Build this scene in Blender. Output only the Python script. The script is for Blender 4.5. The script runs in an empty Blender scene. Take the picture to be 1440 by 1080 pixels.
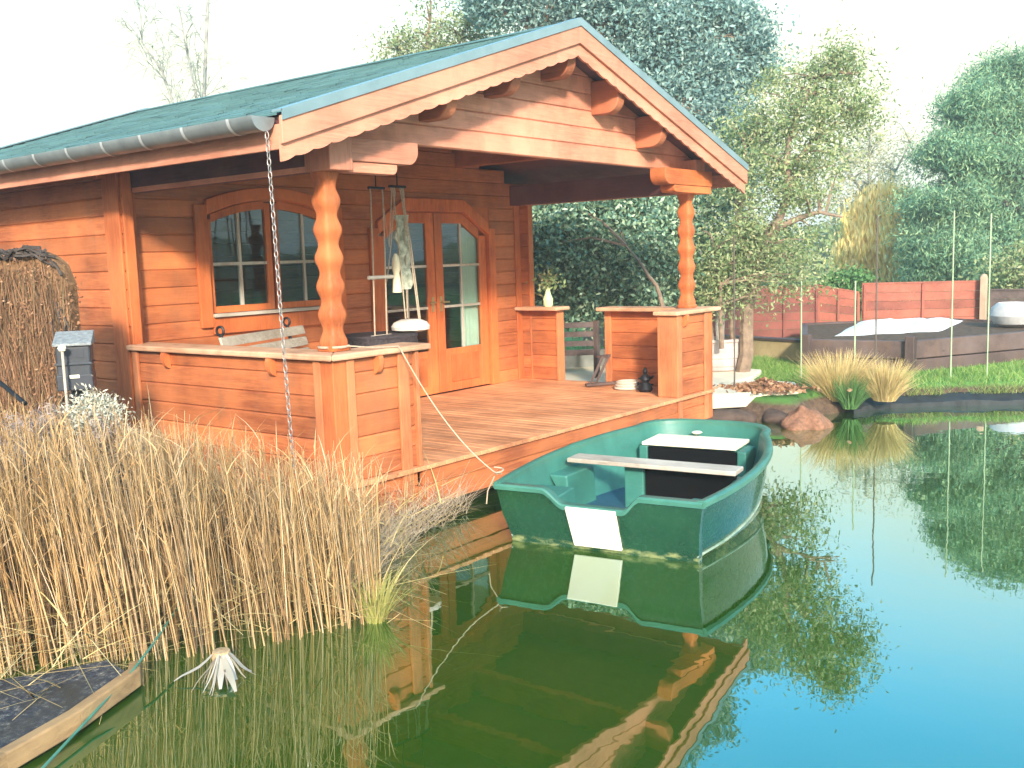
import bpy, bmesh, math, random
import numpy as np
from mathutils import Vector, Matrix

random.seed(7)
RNG = np.random.default_rng(11)
R = math.radians
PI = math.pi
SC = bpy.context.scene
COL = SC.collection

# ------------------------------------------------------------------ camera
F_PX, PITCH, ROLL, YAW = 1412.07, .1249, -.0323, .9029      # focal length in pixels of a 1440 wide frame
CAM = Vector((-4.5287, -5.0791, 1.87))
FW = Vector((math.sin(YAW)*math.cos(PITCH), math.cos(YAW)*math.cos(PITCH), -math.sin(PITCH)))
_r0 = Vector((math.cos(YAW), -math.sin(YAW), 0)); _u0 = _r0.cross(FW)
RT = _r0*math.cos(ROLL) + _u0*math.sin(ROLL)
UP = -_r0*math.sin(ROLL) + _u0*math.cos(ROLL)
cd = bpy.data.cameras.new('camera'); co = bpy.data.objects.new('camera', cd); COL.objects.link(co)
cd.sensor_width = 36; cd.lens = 36*F_PX/1440; cd.clip_start = .05; cd.clip_end = 2000
m3 = Matrix((RT, UP, -FW)).transposed()
co.matrix_world = Matrix.Translation(CAM) @ m3.to_4x4()
SC.camera = co

# ------------------------------------------------------------------ sky, sun, exposure
SUN_EL = R(22)
SUN_FROM = Vector((-.71, -.70, 0)).normalized()               # horizontal direction the light comes from
w = bpy.data.worlds.new('World'); SC.world = w; w.use_nodes = True
nt = w.node_tree; nt.nodes.clear()
sky = nt.nodes.new('ShaderNodeTexSky'); sky.sky_type = 'NISHITA'; sky.sun_disc = False
sky.sun_elevation = SUN_EL; sky.sun_rotation = math.atan2(SUN_FROM.x, SUN_FROM.y)
sky.air_density = 1.0; sky.dust_density = 1.5; sky.ozone_density = 1.0
bg = nt.nodes.new('ShaderNodeBackground'); bg.inputs['Strength'].default_value = .12
wo = nt.nodes.new('ShaderNodeOutputWorld')
# bright thin cloud low in the sky, clearing to saturated blue higher up
wtc = nt.nodes.new('ShaderNodeTexCoord'); wsp = nt.nodes.new('ShaderNodeSeparateXYZ'); nt.links.new(wtc.outputs['Generated'], wsp.inputs[0])
wno = nt.nodes.new('ShaderNodeTexNoise'); wno.inputs['Scale'].default_value = 2.2; wno.inputs['Detail'].default_value = 5; nt.links.new(wtc.outputs['Generated'], wno.inputs['Vector'])
wad = nt.nodes.new('ShaderNodeMath'); wad.operation = 'MULTIPLY_ADD'; nt.links.new(wno.outputs['Fac'], wad.inputs[0]); wad.inputs[1].default_value = -.10; nt.links.new(wsp.outputs[2], wad.inputs[2])
wmr = nt.nodes.new('ShaderNodeMapRange'); wmr.interpolation_type = 'SMOOTHSTEP'; nt.links.new(wad.outputs[0], wmr.inputs[0])
wmr.inputs[1].default_value = .13; wmr.inputs[2].default_value = .38; wmr.inputs[3].default_value = 1; wmr.inputs[4].default_value = 0
whs = nt.nodes.new('ShaderNodeHueSaturation'); whs.inputs['Saturation'].default_value = 1.5; whs.inputs['Value'].default_value = 2.0; whs.inputs['Hue'].default_value = .475; nt.links.new(sky.outputs[0], whs.inputs['Color'])
wmx = nt.nodes.new('ShaderNodeMix'); wmx.data_type = 'RGBA'; nt.links.new(wmr.outputs[0], wmx.inputs[0]); nt.links.new(whs.outputs[0], wmx.inputs[6]); wmx.inputs[7].default_value = (4.0, 4.1, 3.0, 1)
nt.links.new(wmx.outputs[2], bg.inputs[0]); nt.links.new(bg.outputs[0], wo.inputs[0])
ld = bpy.data.lights.new('sun', 'SUN'); ld.energy = 2.55; ld.angle = R(5); ld.color = (1, .92, .82)
lo = bpy.data.objects.new('sun', ld); COL.objects.link(lo)
sun_dir = SUN_FROM*math.cos(SUN_EL) + Vector((0, 0, math.sin(SUN_EL)))
lo.rotation_euler = sun_dir.to_track_quat('Z', 'Y').to_euler(); lo.location = (0, 0, 30)
SC.view_settings.view_transform = 'Standard'; SC.view_settings.look = 'None'
SC.view_settings.exposure = 1.6; SC.view_settings.gamma = 1
try:
    SC.cycles.max_bounces = 8; SC.cycles.transparent_max_bounces = 12
    SC.cycles.use_denoising = True
except Exception: pass


def at(px, py, d):                                             # world point of photo pixel (1440x1080) at depth d
    return CAM + (FW + RT*((px-720)/F_PX) + UP*((540-py)/F_PX))*d
def atz(px, py, z):
    r = FW + RT*((px-720)/F_PX) + UP*((540-py)/F_PX)
    return CAM + r*((z-CAM.z)/r.z)
def aty(px, py, y):
    r = FW + RT*((px-720)/F_PX) + UP*((540-py)/F_PX)
    return CAM + r*((y-CAM.y)/r.y)

# ------------------------------------------------------------------ materials
class NT:
    def __init__(s, name):
        s.m = bpy.data.materials.new(name); s.m.use_nodes = True; s.t = s.m.node_tree; s.t.nodes.clear()
        s.out = s.n('ShaderNodeOutputMaterial')
    def n(s, ty, **k):
        q = s.t.nodes.new(ty)
        for a, b in k.items(): setattr(q, a, b)
        return q
    def l(s, a, b): s.t.links.new(a, b)
    def val(s, sock, v):
        if isinstance(v, bpy.types.NodeSocket): s.l(v, sock)
        else: sock.default_value = v
    def coords(s, scale, rot=(0, 0, 0)):
        tc = s.n('ShaderNodeTexCoord'); mp = s.n('ShaderNodeMapping')
        mp.inputs['Scale'].default_value = scale; mp.inputs['Rotation'].default_value = rot
        s.l(tc.outputs['Object'], mp.inputs[0]); return mp.outputs[0]
    def noise(s, vec, scale=1, detail=4, rough=.55, dist=0):
        q = s.n('ShaderNodeTexNoise'); q.inputs['Scale'].default_value = scale; q.inputs['Detail'].default_value = detail
        q.inputs['Roughness'].default_value = rough; q.inputs['Distortion'].default_value = dist
        s.l(vec, q.inputs['Vector']); return q.outputs['Fac']
    def ramp(s, fac, stops):
        q = s.n('ShaderNodeValToRGB'); e = q.color_ramp.elements
        while len(e) > 1: e.remove(e[-1])
        e[0].position = stops[0][0]; e[0].color = (*stops[0][1], 1)
        for p, c in stops[1:]:
            k = e.new(p); k.color = (*c, 1)
        s.l(fac, q.inputs[0]); return q.outputs[0]
    def mix(s, fac, a, b, mode='MIX'):
        q = s.n('ShaderNodeMix'); q.data_type = 'RGBA'; q.blend_type = mode
        s.val(q.inputs[0], fac)
        for i, v in ((6, a), (7, b)):
            if isinstance(v, tuple): v = (*v[:3], 1)
            s.val(q.inputs[i], v)
        return q.outputs[2]
    def math(s, op, a, b=0.0, clamp=False):
        q = s.n('ShaderNodeMath'); q.operation = op; q.use_clamp = clamp
        s.val(q.inputs[0], a); s.val(q.inputs[1], b); return q.outputs[0]
    def island(s): return s.n('ShaderNodeNewGeometry').outputs['Random Per Island']
    def hsv(s, col, h=.5, sat=1.0, v=1.0):
        q = s.n('ShaderNodeHueSaturation'); s.val(q.inputs['Hue'], h); s.val(q.inputs['Saturation'], sat)
        s.val(q.inputs['Value'], v); s.l(col, q.inputs['Color']); return q.outputs[0]
    def bump(s, h, strength=.3, dist=.01):
        q = s.n('ShaderNodeBump'); q.inputs['Strength'].default_value = strength; q.inputs['Distance'].default_value = dist
        s.l(h, q.inputs['Height']); return q.outputs[0]
    def bsdf(s, col, rough=.7, spec=.3, normal=None, metal=0.0):
        q = s.n('ShaderNodeBsdfPrincipled')
        if isinstance(col, tuple): col = (*col[:3], 1)
        s.val(q.inputs['Base Color'], col); s.val(q.inputs['Roughness'], rough); s.val(q.inputs['Metallic'], metal)
        q.inputs['Specular IOR Level'].default_value = spec
        if normal is not None: s.l(normal, q.inputs['Normal'])
        s.l(q.outputs[0], s.out.inputs[0]); return q


def wood(name, a, b, axis='x', rough=.62, var=.28, knots=True, grey=0.0):
    k = NT(name)
    sc = {'x': (.7, 9, 9), 'y': (9, .7, 9), 'z': (9, 9, .7)}[axis]
    v = k.coords(sc)
    isl = k.island()
    off = k.n('ShaderNodeVectorMath', operation='ADD'); k.l(v, off.inputs[0])
    cmb = k.n('ShaderNodeCombineXYZ'); sh = k.math('MULTIPLY', isl, 37.0)
    for i in range(3): k.l(sh, cmb.inputs[i])
    k.l(cmb.outputs[0], off.inputs[1]); v2 = off.outputs[0]
    g = k.noise(v2, 2.2, 6, .6, .8); fine = k.noise(v2, 9, 3, .6, .3)
    col = k.ramp(g, [(.3, b), (.5, tuple(.5*(x+y) for x, y in zip(a, b))), (.66, a)])
    col = k.mix(k.ramp(fine, [(.42, (0, 0, 0)), (.75, (.75, .75, .75))]), col, tuple(.7*x for x in b))
    big = k.noise(k.coords((1.3, 1.3, 1.3)), 1.2, 4, .6)
    col = k.mix(k.ramp(big, [(.38, (0, 0, 0)), (.7, (1, 1, 1))]), col, tuple(min(1, x*1.25+grey*.1) for x in a))
    if knots:
        vo = k.n('ShaderNodeTexVoronoi'); vo.inputs['Scale'].default_value = 1.6
        kc = k.coords({'x': (.9, 3.2, 3.2), 'y': (3.2, .9, 3.2), 'z': (3.2, 3.2, .9)}[axis]); k.l(kc, vo.inputs['Vector'])
        kn = k.ramp(vo.outputs['Distance'], [(.03, (1, 1, 1)), (.09, (0, 0, 0))])
        col = k.mix(k.math('MULTIPLY', kn, .6), col, tuple(x*.35 for x in b))
    stn = k.noise(k.coords((2.2, 2.2, 1.1)), 1.7, 6, .7, .5)
    col = k.mix(k.ramp(stn, [(.52, (0, 0, 0)), (.72, (.5, .5, .5))]), col, (.30*.55+b[0]*.3, .17*.55+b[1]*.3, .09*.55+b[2]*.3))
    hv = k.math('ADD', k.math('MULTIPLY', isl, var*1.4), 1-var*.7)
    col = k.hsv(col, .5, 1.0, hv)
    rg = k.math('ADD', k.math('MULTIPLY', fine, .25), rough-.12)
    k.bsdf(col, rg, .3, k.bump(k.math('ADD', g, fine), .35, .006))
    return k.m

OR_A, OR_B = (.46, .145, .047), (.27, .068, .023)
PK_A, PK_B = (.60, .255, .155), (.47, .175, .10)  # paler, pinker board colours than the orange logs
M = {}
for ax in 'xyz':
    M['door_'+ax] = wood('red_stained_joinery_'+ax, (.54, .145, .038), (.36, .075, .019), ax, knots=False)
    M['log_'+ax] = wood('orange_stained_log_'+ax, OR_A, OR_B, ax)
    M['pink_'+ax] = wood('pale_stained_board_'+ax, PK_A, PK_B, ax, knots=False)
    M['trim_'+ax] = wood('trim_board_'+ax, (.54, .155, .046), (.34, .078, .021), ax, knots=False)
    M['dark_'+ax] = wood('dark_sleeper_wood_'+ax, (.085, .055, .046), (.04, .026, .021), ax, grey=.2)
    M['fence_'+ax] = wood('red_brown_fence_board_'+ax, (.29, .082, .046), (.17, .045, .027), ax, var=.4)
    M['shadefence_'+ax] = wood('dark_brown_fence_board_'+ax, (.085, .03, .026), (.05, .018, .016), ax, var=.4)  # shaded copy of the fence board, the shade darkened into its colour
    M['grey_'+ax] = wood('weathered_grey_wood_'+ax, (.50, .44, .35), (.32, .27, .2), ax)
M['deck'] = wood('deck_board', (.60, .27, .125), (.42, .155, .06), 'y', .55, .3)
M['cap'] = wood('worn_rail_cap', (.62, .37, .22), (.42, .2, .1), 'y', .6, .15)
M['capx'] = wood('worn_rail_cap_front', (.62, .37, .22), (.42, .2, .1), 'x', .6, .15)
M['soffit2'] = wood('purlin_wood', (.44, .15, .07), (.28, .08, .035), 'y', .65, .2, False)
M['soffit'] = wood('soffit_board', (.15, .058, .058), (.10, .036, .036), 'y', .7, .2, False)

def simple(name, a, b=None, scale=6, rough=.6, spec=.3, metal=0.0, bump=.15, detail=5, var=0.0):
    k = NT(name); b = b or tuple(x*.75 for x in a)
    f = k.noise(k.coords((1, 1, 1)), scale, detail, .6, .2)
    c = k.ramp(f, [(.3, b), (.7, a)])
    if var: c = k.hsv(c, .5, 1.0, k.math('ADD', k.math('MULTIPLY', k.island(), var), 1-var/2))
    k.bsdf(c, rough, spec, k.bump(f, bump, .01) if bump else None, metal)
    return k.m

def roofmat():
    k = NT('green_bitumen_shingle')
    f = k.noise(k.coords((1, 1, 1)), 90, 3, .7); g = k.noise(k.coords((1, 1, 1)), 2.5, 5, .6)
    c = k.ramp(g, [(.3, (.055, .135, .135)), (.7, (.10, .205, .19))])
    c = k.mix(k.math('MULTIPLY', f, .5), c, (.15, .25, .24))
    c = k.hsv(c, .5, 1.0, k.math('ADD', k.math('MULTIPLY', k.island(), .26), .87))
    k.bsdf(c, .85, .25, k.bump(f, .5, .004)); return k.m
M['roof'] = roofmat()
M['zinc'] = simple('zinc_gutter', (.34, .37, .36), (.22, .25, .25), 5, .42, .5, .55, .05)
M['flash'] = simple('pale_blue_flashing', (.22, .32, .335), (.16, .24, .25), 4, .45, .5, .2, .05)
M['zinclight'] = simple('gutter_bracket_metal', (.6, .62, .6), (.5, .52, .5), 5, .4, .5, .4, 0)
M['black'] = simple('black_iron', (.008, .008, .009), None, 6, .5, .4)
M['void'] = simple('matt_black_recess', (.006, .006, .006), None, 6, .95, .02, 0, 0)  # flat black that paints in the shade under the boat seats
M['chain'] = simple('galvanised_chain', (.45, .42, .38), (.28, .25, .22), 20, .4, .5, .6, .1)
M['rope'] = simple('pale_rope', (.50, .40, .28), (.34, .26, .17), 60, .85, .1, 0, .5)
M['cream'] = simple('cream_cloth', (.78, .70, .48), (.66, .58, .38), 5, .9, .1)
M['cushion'] = simple('white_cushion', (.78, .72, .62), (.5, .43, .36), 14, .9, .1)
M['wicker'] = simple('dark_wicker', (.06, .045, .045), (.02, .016, .018), 40, .7, .3, 0, .8)
M['interior'] = simple('dark_interior', (.10, .06, .04), None, 3, .8, .2)
M['macrame'] = simple('green_white_macrame', (.62, .62, .46), (.20, .24, .17), 22, .9, .1, 0, .6)

def glass(name, tint, refl):
    k = NT(name)
    tr = k.n('ShaderNodeBsdfTransparent'); tr.inputs[0].default_value = (*tint, 1)
    gl = k.n('ShaderNodeBsdfGlossy'); gl.inputs['Roughness'].default_value = .03
    gl.inputs['Color'].default_value = (.75, .9, .95, 1)
    lw_n = k.n('ShaderNodeLayerWeight'); lw_n.inputs['Blend'].default_value = .5
    f = k.math('ADD', k.math('MULTIPLY', k.math('POWER', lw_n.outputs['Facing'], 3.5), .75), refl, True)
    nb = k.bump(k.noise(k.coords((1, 1, 1)), 3, 2), .12, .02); k.l(nb, gl.inputs['Normal'])
    mx = k.n('ShaderNodeMixShader'); k.l(f, mx.inputs[0]); k.l(tr.outputs[0], mx.inputs[1]); k.l(gl.outputs[0], mx.inputs[2])
    k.l(mx.outputs[0], k.out.inputs[0]); return k.m
M['glass'] = glass('window_glass', (.80, .90, .93), .05)

def gel(name, a, b, rough=.28, scum=True, coat=0.0):
    k = NT(name)
    v = k.coords((1, 1, 1))
    f = k.noise(v, 3.0, 6, .65, .4); g = k.noise(v, 26, 4, .7)
    c = k.ramp(f, [(.3, b), (.65, a)])
    sc = k.ramp(k.noise(k.coords((3, 3, 40)), 5, 4, .7), [(.62, (0, 0, 0)), (.72, (1, 1, 1))])
    c = k.mix(k.math('MULTIPLY', sc, .16), c, (.55, .6, .45))
    # algae and scum in a band just above the waterline of the boat
    sep = k.n('ShaderNodeSeparateXYZ'); tc = k.n('ShaderNodeTexCoord'); k.l(tc.outputs['Object'], sep.inputs[0])
    zz = k.math('ADD', sep.outputs[2], k.math('MULTIPLY', f, .07))
    band = k.ramp(zz, [(.0, (0, 0, 0)), (.05, (1, 1, 1)), (.075, (1, 1, 1)), (.088, (0, 0, 0))])
    spot = k.ramp(k.noise(k.coords((4, 4, 12)), 2, 5, .7), [(.46, (0, 0, 0)), (.6, (1, 1, 1))])
    c = k.mix(k.math('MULTIPLY', k.math('MULTIPLY', band, spot), .7), c, (.33, .34, .13)) if scum else c
    k.bsdf(c, k.math('ADD', k.math('MULTIPLY', g, .25), rough-.08), .5, k.bump(f, .05, .004)).inputs['Coat Weight'].default_value = coat; return k.m
M['hull'] = gel('green_gelcoat', (.013, .062, .024), (.007, .038, .016), .22, True, .6)
M['hullin'] = gel('faded_green_gelcoat', (.045, .20, .15), (.028, .13, .10), .4, False)
M['hullfloor'] = gel('blue_green_gelcoat', (.02, .09, .14), (.012, .055, .10), .4, False)
M['rim'] = gel('pale_green_rim', (.055, .19, .13), (.032, .12, .085), .35, False)
M['whiteboard'] = simple('white_painted_board', (.82, .80, .66), (.78, .72, .48), 2.2, .5, .3, 0, .05)

def leafmat(name, cols, trans=.25, rough=.6):
    k = NT(name)
    i = k.island()
    st = [(j/(len(cols)-1) if len(cols) > 1 else 0, c) for j, c in enumerate(cols)]
    c = k.ramp(i, st)
    n = k.noise(k.coords((1, 1, 1)), .9, 3, .6)
    c = k.hsv(c, .5, 1.0, k.math('ADD', k.math('MULTIPLY', n, .9), .55))
    d = k.n('ShaderNodeBsdfPrincipled'); k.l(c, d.inputs['Base Color']); d.inputs['Roughness'].default_value = rough
    d.inputs['Specular IOR Level'].default_value = .35
    if trans:
        t = k.n('ShaderNodeBsdfTranslucent'); k.l(c, t.inputs[0])
        mx = k.n('ShaderNodeMixShader'); mx.inputs[0].default_value = trans
        k.l(d.outputs[0], mx.inputs[1]); k.l(t.outputs[0], mx.inputs[2]); k.l(mx.outputs[0], k.out.inputs[0])
    else: k.l(d.outputs[0], k.out.inputs[0])
    return k.m
M['leaf_teal'] = leafmat('blue_green_foliage', [(.11, .21, .20), (.16, .285, .26), (.23, .36, .31), (.34, .46, .38)])
M['leaf_dark'] = leafmat('dark_glossy_foliage', [(.06, .135, .10), (.11, .215, .14), (.21, .33, .18), (.48, .57, .37)], .15, .4)
M['leaf_olive'] = leafmat('olive_foliage', [(.12, .20, .08), (.21, .29, .11), (.32, .37, .16), (.45, .44, .24)])
M['leaf_pine'] = leafmat('pine_needles', [(.08, .19, .115), (.14, .29, .165), (.23, .39, .21), (.36, .49, .25)])
M['leaf_yellow'] = leafmat('yellow_willow_leaves', [(.92, .68, .24), (.95, .74, .26), (.95, .80, .42), (.86, .64, .25)], .35)
M['leaf_pale'] = leafmat('pale_bud_foliage', [(.42, .40, .22), (.5, .46, .27), (.6, .55, .36)], .35)
M['leaf_green'] = leafmat('fresh_green_foliage', [(.06, .16, .04), (.1, .23, .06), (.15, .29, .09)])
M['straw'] = leafmat('dry_reed_straw', [(.42, .245, .09), (.52, .33, .135), (.58, .405, .20), (.26, .145, .06), (.66, .50, .30)], .15, .7)
M['palestem'] = leafmat('pale_dry_stems', [(.45, .36, .24), (.56, .47, .33), (.34, .25, .16)], .1, .8)
M['straw2'] = leafmat('dry_grass_yellow', [(.55, .40, .14), (.66, .5, .2), (.72, .58, .28), (.45, .31, .12)], .2, .7)
M['silver'] = leafmat('silver_leaf', [(.38, .38, .28), (.50, .49, .38), (.62, .60, .48), (.28, .29, .2)], .15, .8)
M['twiggrey'] = leafmat('grey_dry_twigs', [(.22, .16, .13), (.32, .25, .22), (.40, .33, .3), (.16, .11, .09)], 0, .8)
M['brownleaf'] = leafmat('brown_dead_leaves', [(.12, .06, .035), (.25, .12, .06), (.34, .18, .09), (.45, .28, .16)], .1, .8)
M['screen'] = leafmat('brown_heather_stems', [(.17, .085, .042), (.26, .14, .068), (.34, .19, .095), (.12, .07, .04), (.22, .17, .08)], 0, .85)
M['bark'] = simple('grey_brown_bark', (.30, .22, .15), (.14, .10, .07), 9, .85, .1, 0, .8)
M['barkdark'] = simple('dark_bark', (.10, .08, .065), (.04, .032, .028), 9, .85, .1, 0, .8)
M['birch'] = simple('pale_birch_bark', (.36, .36, .31), (.2, .19, .16), 6, .8, .1, 0, .4)

# ------------------------------------------------------------------ mesh helpers
ORG = {}
def link(o): COL.objects.link(o); return o
def tag(o, label=None, cat=None, group=None, kind=None):
    for k_, v_ in (('label', label), ('category', cat), ('group', group), ('kind', kind)):
        if v_: o[k_] = v_
    return o
def empty(name, loc, label=None, cat=None, group=None):
    o = link(bpy.data.objects.new(name, None)); o.location = loc; o.empty_display_size = .1
    ORG[o.name] = Vector(loc); return tag(o, label, cat, group)
def children(o): return [c for c in bpy.data.objects if c.parent == o]
def copy_tree(o, parent=None):
    kids = list(o.children)
    c = o.copy(); COL.objects.link(c); c.parent = parent
    for ch in kids: copy_tree(ch, c)
    return c

def fn_mesh(name, verts, quads, mat, parent=None, smooth=False):
    """numpy verts (N,3), faces (K,m)"""
    verts = np.asarray(verts, np.float32)
    if parent is not None: verts = verts - np.array(ORG.get(parent.name, Vector((0, 0, 0))), np.float32)
    quads = np.asarray(quads, np.int32); k, mm = quads.shape
    me = bpy.data.meshes.new(name)
    me.vertices.add(len(verts)); me.vertices.foreach_set('co', verts.ravel())
    me.loops.add(k*mm); me.loops.foreach_set('vertex_index', quads.ravel())
    me.polygons.add(k); me.polygons.foreach_set('loop_start', np.arange(0, k*mm, mm, dtype=np.int32))
    me.polygons.foreach_set('loop_total', np.full(k, mm, np.int32))
    if smooth: me.polygons.foreach_set('use_smooth', np.ones(k, bool))
    me.update(calc_edges=True); me.validate()
    me.materials.append(mat); o = link(bpy.data.objects.new(name, me))
    if parent is not None:
        o.parent = parent; ORG[o.name] = ORG.get(parent.name, Vector((0, 0, 0)))
    return o

class MB:
    def __init__(s): s.v = []; s.f = []
    def add(s, vs, fs):
        b = len(s.v); s.v += [tuple(q) for q in vs]; s.f += [tuple(i+b for i in f) for f in fs]
    def box(s, x0, x1, y0, y1, z0, z1):
        vs = [(x, y, z) for z in (z0, z1) for y in (y0, y1) for x in (x0, x1)]
        s.add(vs, [(0, 2, 3, 1), (4, 5, 7, 6), (0, 1, 5, 4), (2, 6, 7, 3), (0, 4, 6, 2), (1, 3, 7, 5)])
    def obox(s, c, ax, ay, az):                                  # centre and three half-axis vectors
        c, ax, ay, az = map(Vector, (c, ax, ay, az))
        vs = [c+ax*i+ay*j+az*k for k in (-1, 1) for j in (-1, 1) for i in (-1, 1)]
        s.add(vs, [(0, 2, 3, 1), (4, 5, 7, 6), (0, 1, 5, 4), (2, 6, 7, 3), (0, 4, 6, 2), (1, 3, 7, 5)])
    def bar(s, p, q, wd, th, up=(0, 0, 1)):                      # a plank from p to q: width wd across, thickness th along up
        p, q = Vector(p), Vector(q); d = q-p; up = Vector(up); side = d.cross(up).normalized(); u2 = side.cross(d).normalized()
        s.obox((p+q)/2, d/2, side*wd/2, u2*th/2)
    def prism(s, poly, axis, a, b):                              # 2D polygon extruded along axis; poly in the other two axes, in order
        n = len(poly)
        def mk(p, t):
            return {'x': (t, p[0], p[1]), 'y': (p[0], t, p[1]), 'z': (p[0], p[1], t)}[axis]
        s.add([mk(p, a) for p in poly]+[mk(p, b) for p in poly],
              [tuple(range(n))[::-1], tuple(range(n, 2*n))]+[(i, (i+1) % n, n+(i+1) % n, n+i) for i in range(n)])
    def tube(s, pts, r, n=8, r1=None, cap=True):
        pts = [Vector(p) for p in pts]; k = len(pts); b = len(s.v); r1 = r if r1 is None else r1
        prev = None
        for i, p in enumerate(pts):
            d = (pts[min(i+1, k-1)]-pts[max(i-1, 0)]).normalized()
            if prev is None: a = d.orthogonal().normalized()
            else: a = (prev-d*prev.dot(d)).normalized()
            prev = a; c = d.cross(a); rr = r[i] if isinstance(r, (list, tuple)) else r+(r1-r)*i/(k-1)
            s.v += [tuple(p+(a*math.cos(2*PI*j/n)+c*math.sin(2*PI*j/n))*rr) for j in range(n)]
        for i in range(k-1):
            for j in range(n):
                s.f.append((b+i*n+j, b+i*n+(j+1) % n, b+(i+1)*n+(j+1) % n, b+(i+1)*n+j))
        if cap: s.f += [tuple(b+j for j in range(n))[::-1], tuple(b+(k-1)*n+j for j in range(n))]
    def lathe(s, c, prof, n=24, capb=True, capt=True):
        b = len(s.v); c = Vector(c)
        for r, z in prof: s.v += [(c.x+r*math.cos(2*PI*j/n), c.y+r*math.sin(2*PI*j/n), c.z+z) for j in range(n)]
        for i in range(len(prof)-1):
            for j in range(n): s.f.append((b+i*n+j, b+i*n+(j+1) % n, b+(i+1)*n+(j+1) % n, b+(i+1)*n+j))
        if capb: s.f.append(tuple(b+j for j in range(n))[::-1])
        if capt: s.f.append(tuple(b+(len(prof)-1)*n+j for j in range(n)))
    def band(s, xs, lo, hi, y0, y1):                             # a solid strip between two curves z=lo(x), z=hi(x)
        b = len(s.v)
        for x in xs: s.v += [(x, y0, lo(x)), (x, y0, hi(x)), (x, y1, hi(x)), (x, y1, lo(x))]
        n = len(xs)
        for i in range(n-1):
            for j in range(4): s.f.append((b+4*i+j, b+4*i+(j+1) % 4, b+4*i+4+(j+1) % 4, b+4*i+4+j))
        s.f += [(b, b+1, b+2, b+3), (b+4*n-1, b+4*n-2, b+4*n-3, b+4*n-4)]
    def build(s, name, mat, parent=None, smooth=False, bevel=0, seg=2):
        L = ORG.get(parent.name, Vector((0, 0, 0))) if parent is not None else Vector((0, 0, 0))
        me = bpy.data.meshes.new(name)
        me.from_pydata([(x-L.x, y-L.y, z-L.z) for x, y, z in s.v], [], s.f)
        bm = bmesh.new(); bm.from_mesh(me); bmesh.ops.recalc_face_normals(bm, faces=bm.faces)
        if smooth:
            for f in bm.faces: f.smooth = True
            for e in bm.edges:
                if len(e.link_faces) == 2 and e.calc_face_angle(0) > R(40): e.smooth = False
        bm.to_mesh(me); bm.free(); me.materials.append(mat)
        o = link(bpy.data.objects.new(name, me))
        if bevel:
            md = o.modifiers.new('bevel', 'BEVEL'); md.width = bevel; md.segments = seg; md.limit_method = 'ANGLE'; md.angle_limit = R(35)
        if parent is not None: o.parent = parent; ORG[o.name] = L
        return o

def logs(mb, axis, spans, t0, t1, zs, pitch, holes=(), g=.011):
    """horizontal logs between z levels zs; each log an island. axis 'x' or 'y' is the running direction; spans = list of (a,b) or f(z)->(a,b)"""
    z = zs[0]
    while z < zs[1]-.02:
        z1 = min(z+pitch, zs[1]); zm = (z+z1)/2
        seg = spans(z1) if callable(spans) else list(spans)
        if seg is None: break
        for (h0, h1, hz0, hz1) in holes:
            if hz0 < zm < hz1:
                new = []
                for a, b in seg:
                    if h1 <= a or h0 >= b: new.append((a, b)); continue
                    if a < h0: new.append((a, h0))
                    if b > h1: new.append((h1, b))
                seg = new
        prof = [(t0+g, z), (t1-g, z), (t1, z+g), (t1, z1-g), (t1-g, z1), (t0+g, z1), (t0, z1-g), (t0, z+g)]
        for a, b in seg:
            if b-a > .01: mb.prism([(p[0], p[1]) for p in prof], axis, a, b)
        z = z1

# ------------------------------------------------------------------ the setting: ground, water, paths
POND = np.array([(-9, 1.2), (-5, .75), (-2.4, .7), (-.6, .75), (.5, .9), (4.9, .95), (5.25, .2), (5.75, .12), (5.55, -.55), (5.75, -1.0),
                 (6.35, -1.0), (6.7, -1.15), (7.25, -1.3), (7.75, -1.95), (8.2, -2.65), (9.2, -4.1), (10.5, -6.5), (10.5, -10), (7, -14),
                 (0, -15), (-4.5, -12), (-5.0, -8), (-4.1, -6.2), (-3.75, -5), (-3.8, -3.5), (-4.3, -2.2), (-6, -1.6), (-9, -1.2)], float)
def sdist(P):                                                     # signed distance to the pond outline: negative inside
    n = len(POND); d = np.full(len(P), 1e9); ins = np.zeros(len(P), bool)
    for i in range(n):
        a, b = POND[i], POND[(i+1) % n]; e = b-a; wv = P-a
        t = np.clip((wv@e)/(e@e), 0, 1); q = wv-t[:, None]*e; d = np.minimum(d, (q**2).sum(1))
        c = ((a[1] <= P[:, 1]) & (b[1] > P[:, 1])) | ((b[1] <= P[:, 1]) & (a[1] > P[:, 1]))
        with np.errstate(divide='ignore', invalid='ignore'):
            xi = a[0]+(P[:, 1]-a[1])/(b[1]-a[1])*(b[0]-a[0])
        ins ^= c & (P[:, 0] < xi)
    d = np.sqrt(d); return np.where(ins, -d, d)
def vnoise(x, y, s, seed=0):
    r = np.random.default_rng(seed); out = 0
    for _ in range(5):
        a, b, p = r.uniform(-1, 1), r.uniform(-1, 1), r.uniform(0, 6.3); out = out+np.sin((a*x+b*y)*s*2+p)
    return out/5
def hgt(x, y):
    x = np.asarray(x, float); y = np.asarray(y, float)
    d = sdist(np.c_[x.ravel(), y.ravel()]).reshape(x.shape)
    t = np.clip((d+.35)/.7, 0, 1); t = t*t*(3-2*t)
    h = -.7+(.23+.7)*t + np.where(d > 0, .02*vnoise(x, y, 2.5), 0)
    h = h + np.where(d > .4, .012*vnoise(x, y, 9, 3), 0)
    return h
gx = np.r_[-600, -300, -120, -60, -30, -18, np.arange(-11, 13, .14), np.arange(13.2, 32, .9), 40, 70, 130, 300, 600]
gy = np.r_[-600, -300, -120, -60, -30, -20, np.arange(-16, 8, .14), np.arange(8.2, 30, .9), 40, 70, 130, 300, 600]
X, Y = np.meshgrid(gx, gy); Z = hgt(X, Y)
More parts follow.
